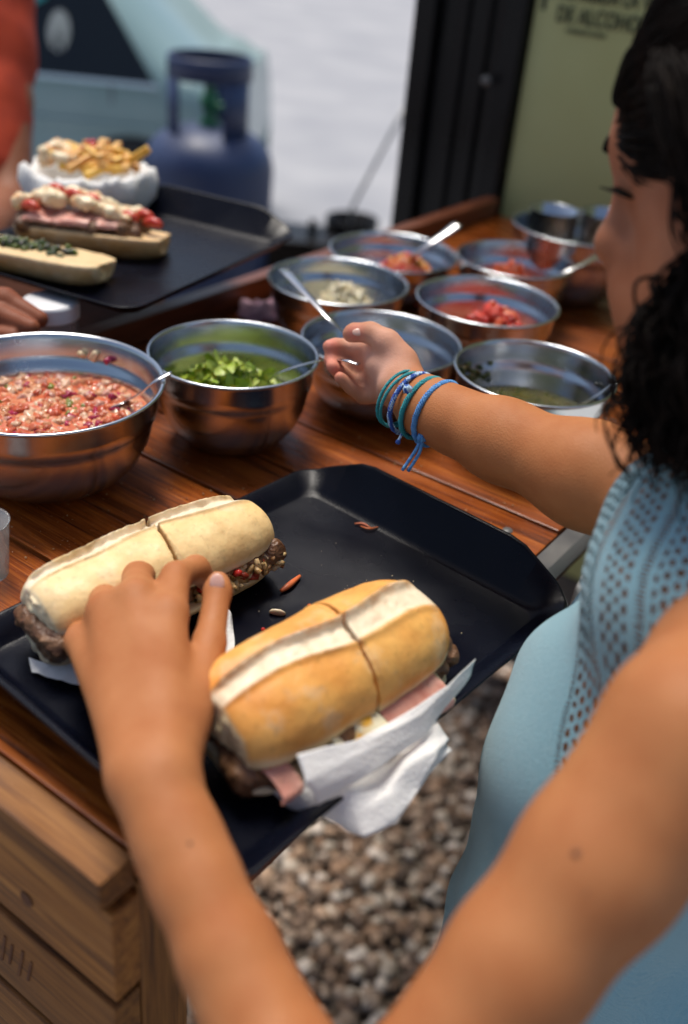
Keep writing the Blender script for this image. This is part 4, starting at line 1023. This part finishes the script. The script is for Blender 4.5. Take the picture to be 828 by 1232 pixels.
# --- joints of the young woman
SL = A(838, 887, .475); SR = A(1085, 570, .80)
ELL = A(408, 1440, .458); WL = A(184, 948, .550)
ELR = A(806, 612, .70); WR = A(512, 492, .835)
NK = (SL+SR)/2+ZU*.075
perp = np.cross(ZU, (SR-SL)); perp /= np.linalg.norm(perp); CF = perp                    # chest facing direction (towards the table)
if CF@D1 > 0: CF = -CF
print('SL', SL, 'SR', SR, 'dist', np.linalg.norm(SL-SR), 'CF', CF, 'uv SL', SL@D1, SL@D2, 'upperL', np.linalg.norm(SL-ELL), 'foreL', np.linalg.norm(ELL-WL), 'foreR', np.linalg.norm(ELR-WR), 'upR', np.linalg.norm(SR-ELR))
girl = thing('person', 'young woman in a blue crocheted sleeveless top leaning over the toppings, bracelets on her wrist', 'person', (SL[0]+.1, SL[1]+.12, 0))
# head
hf_ = np.array([-.90, .40, 0]); hf_ /= np.linalg.norm(hf_); pit = math.radians(14)
HF = hf_*math.cos(pit)-ZU*math.sin(pit); HU = hf_*math.sin(pit)+ZU*math.cos(pit)
HR, HF, HU = frame3(HF, HU)
nose_t = A(722, 300, .60)
HO = nose_t-HF*.113+HU*.030
HS = 1.24
HO = nose_t-(HF*.113-HU*.030)*HS
def H(x, y, z): return HO+(HR*x+HF*y+HU*z)*HS
HX = (HR, HF, HU)
print('head', HO, 'neck', NK)
lo = np.minimum.reduce([ELL, WL, SL])-np.array([.12, .08, .30]); 
lo = np.array([-.22, -.10, T-.62]); hi = np.array([.52, 1.02, T+.60])
VOX = .0027
b = SDF(lo, hi, VOX)
SW = (SR-SL)/np.linalg.norm(SR-SL)
MID = (SL+SR)/2
def torso(s, g, waist=True):
    """torso masses, grown by g"""
    c1 = MID-ZU*.10+CF*.015
    for t_ in (-.5, 0, .5): pass
    wv = np.linalg.norm(SR-SL)
    ax = (SW, CF, ZU)
    def e_(sw, cf, z, r, k): s.ell(MID+SW*sw+CF*cf+ZU*z, ax, (r[0]+g, r[1]+g, r[2]+g), k)
    e_(.01, .030, -.03, (.175, .080, .066), .03)
    e_(0, .050, -.14, (.168, .095, .12), .05)
    e_(-.060, .050, .010, (.100, .074, .066), .03)
    e_(-.02, .035, .050, (.090, .070, .055), .03)
    e_(-.080, .088, -.145, (.066, .056, .068), .05)
    e_(.080, .088, -.145, (.066, .056, .068), .05)
    e_(0, .070, -.29, (.160, .098, .17), .07)
    e_(0, .045, -.47, (.172, .108, .14), .06)
torso(b, -.004)
b.chain([(NK-ZU*.03, .044), (NK+CF*.01+ZU*.05, .044), (A(960, 330, .60), .046)], .01)
def hs_(*a): return tuple(x*1.0 for x in a)
HC = A(922, 172, .565)
b.ell(HC, HX, (.072, .080, .092), .012)
b.ell(A(880, 285, .578), HX, (.048, .046, .080), .014)
b.chain([(A(826, 95, .590), .032), (A(815, 130, .590), .033), (A(792, 176, .596), .0250), (A(788, 214, .598), .0185), (A(766, 252, .600), .0120), (A(742, 292, .602), .0112)], .012)
b.chain([(A(742, 293, .602), .0105), (A(765, 320, .600), .0105), (A(764, 336, .600), .0112), (A(770, 350, .600), .0115), (A(792, 384, .598), .0190)], .012)
b.chain([(A(780, 178, .594), .016), (A(805, 190, .574), .0125), (A(826, 205, .556), .010)], .014)          # brow ridge, near side
b.cap(A(764, 302, .590), A(768, 300, .590), .0085, .0085, .010)                                            # nostril wing
b.ell(A(786, 222, .583), HX, (.0135, .0125, .0125), .006)                                                  # closed eye
b.ell(A(842, 282, .560), HX, (.028, .028, .030), .02)                                                      # cheek
b.chain([(A(800, 384, .590), .022), (A(860, 372, .560), .030), (A(900, 330, .545), .030)], .03)            # jaw
b.cap(A(764, 340, .600), A(776, 343, .584), .0075, .006, .006); b.cap(A(768, 352, .600), A(779, 353, .585), .0078, .006, .006)
b.ell(A(925, 235, .490), HX, (.006, .018, .030), .008)                                                     # ear
# left arm
mid1 = SL*.5+ELL*.5
b.chain([(SL+SW*.13+ZU*.01, .052), (SL+SW*.06, .048), (SL, .0445), (SL*.72+ELL*.28, .0385), (mid1, .0345), (SL*.2+ELL*.8, .0315), (ELL, .0315)], .010)
fo1 = ELL*.72+WL*.28
b.chain([(ELL, .0295), (fo1, .0305), (ELL*.45+WL*.55, .0262), (ELL*.15+WL*.85, .0222), (WL, .0212)], .006)
fdir = (WL-ELL)/np.linalg.norm(WL-ELL)
# left hand : (px, py, depth)
hn = np.cross(A(98, 775, .685)-WL, A(208, 735, .675)-WL); hn /= np.linalg.norm(hn)
wu, wr_ = A(164, 930, .558), A(200, 930, .556)
MC_ = 0
MC = {'i': A(204, 738, .648), 'm': A(164, 720, .656), 'r': A(126, 736, .662), 'p': A(98, 772, .662)}
b.cap(ELL*.25+WL*.75, WL*.9+MC['m']*.1, .0222, .0205, .012, flat=(hn, 1.12))
for kk, r1, r2 in (('i', .0150, .0118), ('m', .0150, .0122), ('r', .0145, .0118), ('p', .0130, .0108)):
    st = wr_ if kk in 'im' else wu
    b.cap(st, MC[kk], r1, r2, .012)
b.cap((wu+wr_)/2, (MC['m']+MC['r'])/2, .0145, .0095, .016, flat=(hn, 1.3))
b.chain([(MC['i'], .0118), (A(212, 694, .688), .0102), (A(236, 684, .716), .0092), (A(249, 699, .728), .0082)], .006)
b.chain([(MC['m'], .0122), (A(166, 694, .706), .0104), (A(178, 690, .728), .0092), (A(190, 700, .738), .0082)], .006)
b.chain([(MC['r'], .0118), (A(124, 712, .710), .0102), (A(134, 706, .732), .0090), (A(146, 714, .742), .0080)], .006)
b.chain([(MC['p'], .0105), (A(94, 748, .712), .0088), (A(100, 738, .730), .0080), (A(112, 740, .742), .0070)], .006)
TH = [(A(210, 905, .572), .0165), (A(236, 840, .610), .0135), (A(252, 775, .650), .0105), (A(262, 712, .682), .0092), (A(263, 700, .688), .0080)]
b.chain(TH, .006)
b.cap(A(216, 865, .590), A(206, 800, .625), .013, .010, .010)
# right arm
b.chain([(SR-SW*.12+ZU*.01, .052), (SR, .048), (SR*.5+ELR*.5, .042), (ELR, .037)], .03)
b.chain([(ELR, .0375), (ELR*.7+WR*.3, .0375), (ELR*.35+WR*.65, .030), (WR, .0245)], .02)
pn = np.cross(A(440, 410, .89)-WR, A(455, 482, .885)-WR); pn /= np.linalg.norm(pn)
b.cap(ELR*.15+WR*.85, A(482, 466, .862), .0255, .0205, .012)
RM = {'i': A(446, 418, .897), 'm': A(446, 434, .902), 'r': A(450, 456, .898), 'p': A(459, 474, .891)}
for kk, off in (('i', -10), ('m', -3), ('r', 6), ('p', 14)):
    b.cap(A(486, 458+off, .864), RM[kk], .0145, .0088, .009)
b.ell(A(465, 438, .876), (fdir, SW, ZU), (.0145, .0145, .012), .012)
b.chain([(RM['i'], .0088), (A(418, 417, .910), .0078), (A(404, 416, .902), .0072), (A(396, 417, .895), .0066)], .0025)
b.chain([(RM['m'], .0088), (A(424, 442, .916), .0078), (A(408, 438, .905), .0072), (A(397, 433, .896), .0066)], .002)
b.chain([(RM['r'], .0086), (A(428, 462, .908), .0077), (A(411, 450, .897), .0070), (A(400, 441, .888), .0064)], .002)
b.chain([(RM['p'], .0080), (A(438, 478, .896), .0070), (A(422, 466, .886), .0064), (A(409, 454, .878), .0058)], .002)
b.chain([(A(484, 434, .866), .0140), (A(466, 412, .868), .0112), (A(446, 400, .874), .0092), (A(426, 400, .880), .0080), (A(421, 402, .882), .0070)], .005)
b.a[0] = b.a[-1] = .02; b.a[:, 0] = b.a[:, -1] = .02; b.a[:, :, 0] = b.a[:, :, -1] = .02
V, F = b.mesh(1)
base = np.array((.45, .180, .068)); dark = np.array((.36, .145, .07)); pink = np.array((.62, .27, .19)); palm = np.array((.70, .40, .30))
C = np.tile(base, (len(V), 1))
def spot(p, r, col, st=1.0):
    global C
    d = np.linalg.norm(V-p, axis=1); wgt = (np.clip(1-d/r, 0, 1)**1)*st; wgt = np.clip(wgt, 0, 1)[:, None]; C = C*(1-wgt)+np.array(col)*wgt
for p in (A(249, 699, .728), A(266, 705, .699), A(190, 700, .738)): spot(p, .018, pink, 1)
for kk in MC: spot(MC[kk], .014, (.60, .28, .16), .6)
spot(A(455, 436, .872), .05, palm, 1.6); spot(A(420, 420, .90), .035, palm, 1.0)
for p in (A(398, 415, .893), A(398, 436, .898), A(399, 439, .892), A(403, 446, .880), A(425, 402, .87)): spot(p, .014, (.68, .26, .20), 1.3)
HO = A(830, 250, .58); d_ = np.linalg.norm(V-HO, axis=1); face_shade = np.clip(1.35-d_/.13, 0, 1)[:, None]; C = C*(1-face_shade)+np.array((.34, .135, .07))*face_shade  # face tinted darker than the arms, its shade put into the skin colour
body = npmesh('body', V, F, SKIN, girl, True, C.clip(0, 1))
np.random.seed(3)
# moles as small raised discs found on the skin by distance
def on_skin(px, py, d0):
    """nearest body vertex to the camera along the sight line"""
    dr = (A(px, py, 1.0)-KP); q = V-KP; dd = q@fw; pr_ = (q/dd[:, None]-dr[None])@np.array([rt, up]).T
    m_ = np.hypot(pr_[:, 0], pr_[:, 1]) < .006; idx = np.where(m_)[0]
    if len(idx) == 0: return A(px, py, d0)
    i = idx[np.argmin(dd[idx])]; return V[i]
for (px, py, r_) in ((690, 1022, .0026), (231, 1009, .0016), (700, 1072, .001)):
    p = on_skin(px, py, .5); v_, f_ = ico(2); o = npmesh('mole', v_*r_*.8+p+fw*r_*.35, f_, mat('mole_brown', (.15, .055, .025), .6), body)
# nails
def nail(px, py, d0, r_, m, e=(1, 1.35)):
    p = on_skin(px, py, d0); v_, f_ = ico(3); n_ = (KP-p)/np.linalg.norm(KP-p)
    P = p+rt*(v_[:, :1]*r_*e[0])+up*(v_[:, 1:2]*r_*e[1])+n_*(v_[:, 2:]*r_*.35)
    npmesh('nail', P, f_, m, body)
NAIL = mat('fingernail', (.72, .44, .36), .25, sss=.15)
nail(262, 698, .69, .0052, NAIL); nail(424, 399, .88, .0038, NAIL, (1.3, .9))
# eyebrow, eyelashes
tube('eyebrow', spline([A(733, 184, .603), A(738, 170, .598), A(756, 166, .585), A(780, 172, .566)], 5), [.003]+[.0048]*8+[.004]*6+[.0015], HAIRM, girl)
Vl = []; Fl = []
for i in range(34):
    t_ = i/33; p0 = A(764, 222, .592)*(1-t_)+A(785, 232, .574)*t_; q1 = p0-rt*(.012+.003*(1-t_))-up*.003; q2 = q1-rt*.006+up*.0015
    a_, b_ = tube_data([p0, q1, q2], [.0012, .0010, .0004], 5); Fl += [tuple(q+len(Vl) for q in f) for f in b_]; Vl += a_
link('eyelashes', Vl, Fl, HAIRM, girl)

# --- top
ms, ts, bs = node_mat('crocheted_blue_cotton')
N = ts.nodes; Lk = ts.links
def mth(op, a, b_=None, c_=None):
    n_ = N.new('ShaderNodeMath'); n_.operation = op
    for i, q in enumerate((a, b_, c_)):
        if q is None: continue
        if isinstance(q, (int, float)): n_.inputs[i].default_value = q
        else: Lk.new(q, n_.inputs[i])
    return n_.outputs[0]
at_ = N.new('ShaderNodeAttribute'); at_.attribute_name = 'lace'; sx_ = N.new('ShaderNodeSeparateXYZ'); Lk.new(at_.outputs['Vector'], sx_.inputs[0])
S_, T_ = sx_.outputs[0], sx_.outputs[1]
T_ = mth('ADD', T_, mth('MULTIPLY', mth('SINE', mth('MULTIPLY', S_, .9)), .12))
def lattice(ps_, pt_, rs, rt_, stag=True):
    row = mth('FLOOR', mth('DIVIDE', T_, pt_)); fr_ = mth('SUBTRACT', mth('FRACT', mth('DIVIDE', T_, pt_)), .5)
    off = mth('MULTIPLY', mth('FRACT', mth('MULTIPLY', row, .5)), 1.0 if stag else 0.0)
    fs_ = mth('SUBTRACT', mth('FRACT', mth('ADD', mth('DIVIDE', S_, ps_), off)), .5)
    q = mth('ADD', mth('POWER', mth('ABSOLUTE', mth('DIVIDE', fs_, rs)), 1.5), mth('POWER', mth('ABSOLUTE', mth('DIVIDE', fr_, rt_)), 1.5))
    return mth('LESS_THAN', q, 1.0)
def band(a, b_): return mth('MULTIPLY', mth('GREATER_THAN', T_, a), mth('LESS_THAN', T_, b_))
nzh = N.new('ShaderNodeTexNoise'); nzh.inputs['Scale'].default_value = 110; Lk.new(N.new('ShaderNodeTexCoord').outputs['Object'], nzh.inputs[0])
S_ = mth('ADD', S_, mth('MULTIPLY', mth('SUBTRACT', nzh.outputs[0], .5), .34)); T_ = mth('ADD', T_, mth('MULTIPLY', mth('SUBTRACT', nzh.outputs[0], .5), .26))
big = lattice(.72, .56, .33, .34); slit = lattice(.22, 1.0, .27, .42, False)
hole = mth('MULTIPLY', big, mth('MAXIMUM', band(.62, 3.1), mth('MAXIMUM', band(4.34, 6.82), band(8.06, 10.5))))
hole = mth('MAXIMUM', hole, mth('MULTIPLY', slit, mth('MAXIMUM', band(-.0, .5), mth('MAXIMUM', band(3.2, 3.8), band(7.1, 7.7)))))
msk = sx_.outputs[2]; hole = mth('MULTIPLY', hole, mth('GREATER_THAN', msk, .5))
tr = N.new('ShaderNodeBsdfTransparent'); mxs = N.new('ShaderNodeMixShader'); Lk.new(hole, mxs.inputs[0]); Lk.new(bs.outputs[0], mxs.inputs[1]); Lk.new(tr.outputs[0], mxs.inputs[2])
Lk.new(mxs.outputs[0], N['Material Output'].inputs[0])
tc = N.new('ShaderNodeTexCoord'); nz = N.new('ShaderNodeTexNoise'); nz.inputs['Scale'].default_value = 9; Lk.new(tc.outputs['Object'], nz.inputs[0])
cm = N.new('ShaderNodeMix'); cm.data_type = 'RGBA'; Lk.new(nz.outputs[0], cm.inputs[0]); cm.inputs[6].default_value = (.19, .39, .46, 1); cm.inputs[7].default_value = (.27, .48, .54, 1); Lk.new(cm.outputs[2], bs.inputs['Base Color'])
bs.inputs['Roughness'].default_value = .85; bs.inputs['Sheen Weight'].default_value = .3
nb_ = N.new('ShaderNodeTexNoise'); nb_.inputs['Scale'].default_value = 900; Lk.new(tc.outputs['Object'], nb_.inputs[0])
rib = mth('SINE', mth('MULTIPLY', T_, 40.0)); hgt = mth('ADD', mth('MULTIPLY', nb_.outputs[0], .8), mth('MULTIPLY', rib, .12))
bpn = N.new('ShaderNodeBump'); bpn.inputs['Strength'].default_value = .9; bpn.inputs['Distance'].default_value = .0016; Lk.new(hgt, bpn.inputs['Height']); Lk.new(bpn.outputs[0], bs.inputs['Normal'])
SHIRT = ms
t = SDF(np.array([-.02, .0, T-.62]), np.array([.52, .95, T+.27]), .003)
torso(t, .0045)
# loose drape folds low on the top
zg = (t.lo[2]+t.v*np.arange(t.n[2]))[None, None, :]; xg = (t.lo[0]+t.v*np.arange(t.n[0]))[:, None, None]; yg = (t.lo[1]+t.v*np.arange(t.n[1]))[None, :, None]
sw_ = xg*SW[0]+yg*SW[1]; lowm = np.clip((T-.10-zg)/.25, 0, 1)
t.a += (-.008*lowm+.0085*lowm*np.sin(sw_*44+3.0*np.sin(zg*11))+.003*lowm*np.sin(zg*48+sw_*34)+.0025*np.sin(zg*40+sw_*55+2*np.sin(sw_*21))).astype(np.float32)
t.cap(SL-SW*.006, ELL, .0495, .042, .004, 'sub')
t.cap(SR+SW*.03, SR+SW*.01, .05, .05, .004, 'sub'); t.cap(NK+ZU*.16, NK+ZU*.07+CF*.01, .056, .05, .004, 'sub')
t.a[0] = t.a[-1] = .02; t.a[:, 0] = t.a[:, -1] = .02; t.a[:, :, 0] = t.a[:, :, -1] = .02
Vt, Ft = t.mesh(1)
top = npmesh('sleeveless_top', Vt, Ft, SHIRT, girl)
la = top.data.attributes.new('lace', 'FLOAT_VECTOR', 'POINT')
e_s = A(800, 640, .64)-A(640, 880, .58); e_s /= np.linalg.norm(e_s)
vn = np.cross(rt*.8+up*.6, fw); e_t = A(640, 700, .66)-A(760, 800, .56); e_t -= e_s*(e_t@e_s); e_t /= np.linalg.norm(e_t)
o0 = A(614, 862, .60)
sS = ((Vt-o0)@e_s)*100; sT = -((Vt-o0)@e_t)*100
mk_ = ((sS > -.6) & (Vt[:, 2] > T-.16) & ((Vt-MID)@CF > .0)).astype(np.float32)
print('lace range', sS.min(), sS.max(), sT.min(), sT.max())
la.data.foreach_set('vector', np.stack([sS, sT, mk_], 1).astype(np.float32).ravel())
# --- hair
HB = A(945, 140, .565)
s = SDF(HB-np.array([.17, .19, .22]), HB+np.array([.20, .17, .19]), .003)
s.ell(HB, HX, (.088, .090, .104), .01)
s.ell(HB-HF*.045-HU*.05, HX, (.085, .07, .09), .03)
s.noise(.004, 60, 3)
s.a[0] = s.a[-1] = .02; s.a[:, 0] = s.a[:, -1] = .02; s.a[:, :, 0] = s.a[:, :, -1] = .02
Vh, Fh = s.mesh(1); npmesh('hair_cap', Vh, Fh, HAIRM, girl)
random.seed(77)
def strands(name, guide, n, spread, rr, curl, length=(1, 1), parent=girl, turns=5, m=HAIRM):
    VV = []; FF = []
    G = spline(guide, 10); ng = len(G)
    for i in range(n):
        a0 = random.uniform(0, 6.28); q0 = math.sqrt(random.random()); ph = random.uniform(0, 6.28); tn = random.uniform(.7, 1.4)*turns; cu_ = curl*random.uniform(.5, 1.4)
        oa = np.array([math.cos(a0), math.sin(a0), 0])*q0; oz = random.uniform(-1, 1)*.3; pts = []; rad = []
        endk = int(ng*random.uniform(.72, 1.0)); drift = np.random.randn(3)*.012
        for k in range(endk):
            f_ = k/(ng-1); sp_ = spread(f_); p = G[k]+oa*sp_+np.array([0, 0, oz*sp_])
            ang = ph+tn*2*PI*f_; cc_ = cu_*min(1, f_*3)
            p = p+np.array([math.cos(ang), math.sin(ang), .5*math.sin(ang*1.3)])*cc_+drift*f_*f_
            pts.append(p); rad.append(rr*(1-.75*(k/max(1, endk-1))**3))
        a_, b_ = tube_data(pts, rad, 5, True); FF += [tuple(q+len(VV) for q in f) for f in b_]; VV += a_
    return link(name, VV, FF, m, parent)
lock = [A(960, 270, .50), A(905, 350, .525), A(868, 425, .545), A(832, 500, .56), A(812, 556, .565)]
strands('hair_lock', lock, 760, lambda f: .018+.030*math.sin(PI*min(1, f*.95+.05)), .0014, .0060, turns=3.2)
strands('hair_lock', [A(1000, 250, .50), A(975, 360, .52), A(920, 470, .53), A(880, 560, .54)], 420, lambda f: .03+.022*f, .0014, .006, turns=3.2)
strands('hair_side', [A(850, 90, .50), A(885, 190, .495), A(905, 280, .50), A(915, 380, .515), A(890, 470, .53)], 420, lambda f: .030+.006*math.sin(f*5), .0010, .004, turns=2.5)
# strands combed over the head, and a few fine wisps at the forehead
VV = []; FF = []
for i in range(1100):
    th = random.uniform(-2.0, 2.0); a0 = random.uniform(.15, .9); a1 = a0+random.uniform(.8, 1.5); pts = []
    ph = random.uniform(0, 6.28); lift = random.uniform(1.0, 1.035)
    for k in range(9):
        al = a0+(a1-a0)*k/8; t2 = th+.03*math.sin(k*.8+ph); rr_ = lift+.01*math.sin(k*1.1+ph)
        pts.append(HB+(HF*math.cos(al)*.090+(HU*math.cos(t2)*.104+HR*math.sin(t2)*.088)*math.sin(al))*rr_)
    a_, b_ = tube_data(pts, .0009, 4, False); FF += [tuple(q+len(VV) for q in f) for f in b_]; VV += a_
link('hair_strands', VV, FF, HAIRM, girl)
VV = []; FF = []
for i in range(22):
    d_ = random.uniform(.555, .60); x_ = random.uniform(-6, 8)
    pts = spline([A(800+x_, 40, d_), A(764+x_, 62+x_, d_), A(745+x_*.6, 95, d_), A(740+x_*.5, 122, d_), A(752+x_*.4, 140+x_, d_)], 6)
    a_, b_ = tube_data(pts, .0005, 4, False); FF += [tuple(q+len(VV) for q in f) for f in b_]; VV += a_
link('forehead_wisps', VV, FF, HAIRM, girl)

# --- bracelets on the right wrist
ar = (WR-ELR); ar /= np.linalg.norm(ar)
BC = [mat('teal_thread', (.02, .25, .28), .8, c2=(.03, .33, .36), scale=300, bump=1, bscale=600), mat('blue_white_thread', (.03, .10, .42), .8, c2=(.45, .62, .8), scale=170, contrast=(.48, .54), bump=1, bscale=600), mat('sky_blue_thread', (.06, .22, .55), .8, c2=(.14, .38, .7), scale=260, bump=1, bscale=600)]
def bracelet(px, py, r, tilt, m, tr_=.0019, label=None, drop=0.0):
    # centre on the arm axis closest to the sight line
    best = min(np.linspace(-.03, .12, 60), key=lambda q: abs(((WR-ar*q-KP)@rt)/((WR-ar*q-KP)@fw)-(px-414)/FPX))
    c_ = WR-ar*best; n_ = ar+up*tilt; n_ /= np.linalg.norm(n_); x_ = np.cross(n_, ZU); x_ /= np.linalg.norm(x_); y_ = np.cross(n_, x_)
    V_ = []; F_ = []; M_ = 96; K_ = 8
    for strand in range(3):
        b0 = len(V_)
        for i in range(M_):
            a = 2*PI*i/M_; tw = a*26+strand*2.094; rad_ = r+drop*.5*(1-math.sin(a)) 
            cc_ = c_+(x_*math.cos(a)+y_*math.sin(a))*(rad_+tr_*.55*math.cos(tw))+n_*tr_*.75*math.sin(tw)
            e1_ = x_*math.cos(a)+y_*math.sin(a)
            for k in range(K_):
                g_ = 2*PI*k/K_; V_.append(cc_+(e1_*math.cos(g_)+n_*math.sin(g_))*tr_*.62)
        for i in range(M_):
            for k in range(K_): F_.append((b0+i*K_+k, b0+((i+1) % M_)*K_+k, b0+((i+1) % M_)*K_+(k+1) % K_, b0+i*K_+(k+1) % K_))
    o = link('bracelet', V_, F_, m, girl)
    if label: o['label'] = label
    return c_, n_, x_, y_
bracelet(480, 470, .0255, .15, BC[0], .0013, 'thin teal thread bracelet nearest the hand')
bracelet(486, 470, .0262, .22, BC[0], .0013, 'second thin teal thread bracelet')
bracelet(495, 475, .0272, .10, BC[1], .0020, 'blue bracelet with white zigzag pattern')
bracelet(510, 480, .0272, .12, BC[0], .0021, 'wide teal woven bracelet')
bracelet(527, 490, .0283, .10, BC[2], .0022, 'sky blue braided bracelet with long tied ends')
# tied ends
v_, f_ = ico(3)
def knot(px, py, d, r_, m): npmesh('bracelet_knot', v_*r_*(1+.15*np.sin(v_[:, :1]*9))+A(px, py, d), f_, m, girl)
knot(507, 527, .815, .0042, BC[2])
tube('bracelet_end', spline([A(507, 527, .815), A(500, 542, .818), A(484, 566, .822)], 6), .0014, BC[2], girl)
tube('bracelet_end', spline([A(509, 528, .815), A(504, 546, .818), A(491, 567, .822)], 6), .0014, BC[2], girl)
knot(490, 468, .80, .0040, BC[1])
tube('bracelet_end', spline([A(487, 508, .83), A(485, 518, .832), A(478, 534, .834)], 6), [.0012]*6+[.0012]*5+[.0022, .0018], BC[1], girl)
# ---------------------------------------------------------------- second person, holding the far tray
g2 = thing('person', 'person in an orange red shirt at the far left edge, holding the far tray', 'person', tuple(A(-120, 150, 1.75)[:2])+(0,))
vb = .006
sk = SDF(A(-330, 330, 1.55)*0+np.array([-1.35, .95, T-.45]), np.array([-.25, 2.15, T+.55]), vb)
SH = A(-10, -60, 1.80); EL2 = A(12, 245, 1.72); HD = A(-120, 330, 1.35)
sk.chain([(SH, .05), (A(5, 120, 1.78), .045), (EL2, .038)], .03)
sk.chain([(EL2, .037), (A(-40, 300, 1.5), .034), (HD, .026)], .02)
sk.ell(A(-190, 60, 1.95), (np.array([1., 0, 0]), np.array([0, 1., 0]), ZU), (.17, .10, .28), .03)
sk.chain([(A(-190, -260, 1.9), .06), (A(-190, -180, 1.9), .06)], .03); sk.ell(A(-190, -360, 1.85), (np.array([1., 0, 0]), np.array([0, 1., 0]), ZU), (.08, .1, .12), .03)
V2, F2 = sk.mesh(1); npmesh('body', V2, F2, SKIN, g2, True, np.tile((.26, .10, .05), (len(V2), 1)))
sh = SDF(np.array([-1.35, 1.2, T-.45]), np.array([-.25, 2.25, T+.5]), vb)
sh.ell(A(-190, 60, 1.95), (np.array([1., 0, 0]), np.array([0, 1., 0]), ZU), (.19, .12, .30), .03)
sh.chain([(SH, .075), (A(-12, 60, 1.80), .078), (A(-12, 205, 1.75), .070)], .03)
pz = A(0, 222, 1.75)[2]
zi = int((pz-sh.lo[2])/vb); sh.a[:, :, :zi] = np.maximum(sh.a[:, :, :zi], .01)
sh.noise(.005, 14, 2); V3, F3 = sh.mesh(1); npmesh('shirt', V3, F3, ORANGE, g2)
# the hand reaching past the jar: palm out of frame, fingers tapering to the right
vf = .002
fs = SDF(A(-80, 400, .98)-.05, A(90, 330, 1.0)+.06, vf)
fs = SDF(np.minimum(A(-90, 400, .93), A(90, 340, 1.08))-.06, np.maximum(A(-90, 400, .93), A(90, 340, 1.08))+.06, vf)
fd = 1.02
fs.chain([(A(-84, 352, fd), .022), (A(-34, 356, fd-.005), .0135), (A(6, 362, fd-.01), .0125), (A(48, 384, fd-.015), .0085)], .006)
fs.chain([(A(-84, 372, fd-.01), .020), (A(-34, 376, fd-.015), .0125), (A(0, 380, fd-.02), .0120), (A(38, 394, fd-.03), .0085)], .004)
fs.chain([(A(-84, 392, fd-.02), .020), (A(-34, 400, fd-.02), .012), (A(16, 405, fd-.03), .009)], .004)
fs.chain([(A(-89, 340, fd+.02), .024), (A(-89, 392, fd), .024)], .02)
V4, F4 = fs.mesh(0); npmesh('hand', V4, F4, SKIN, g2, True, np.tile((.24, .075, .035), (len(V4), 1)))
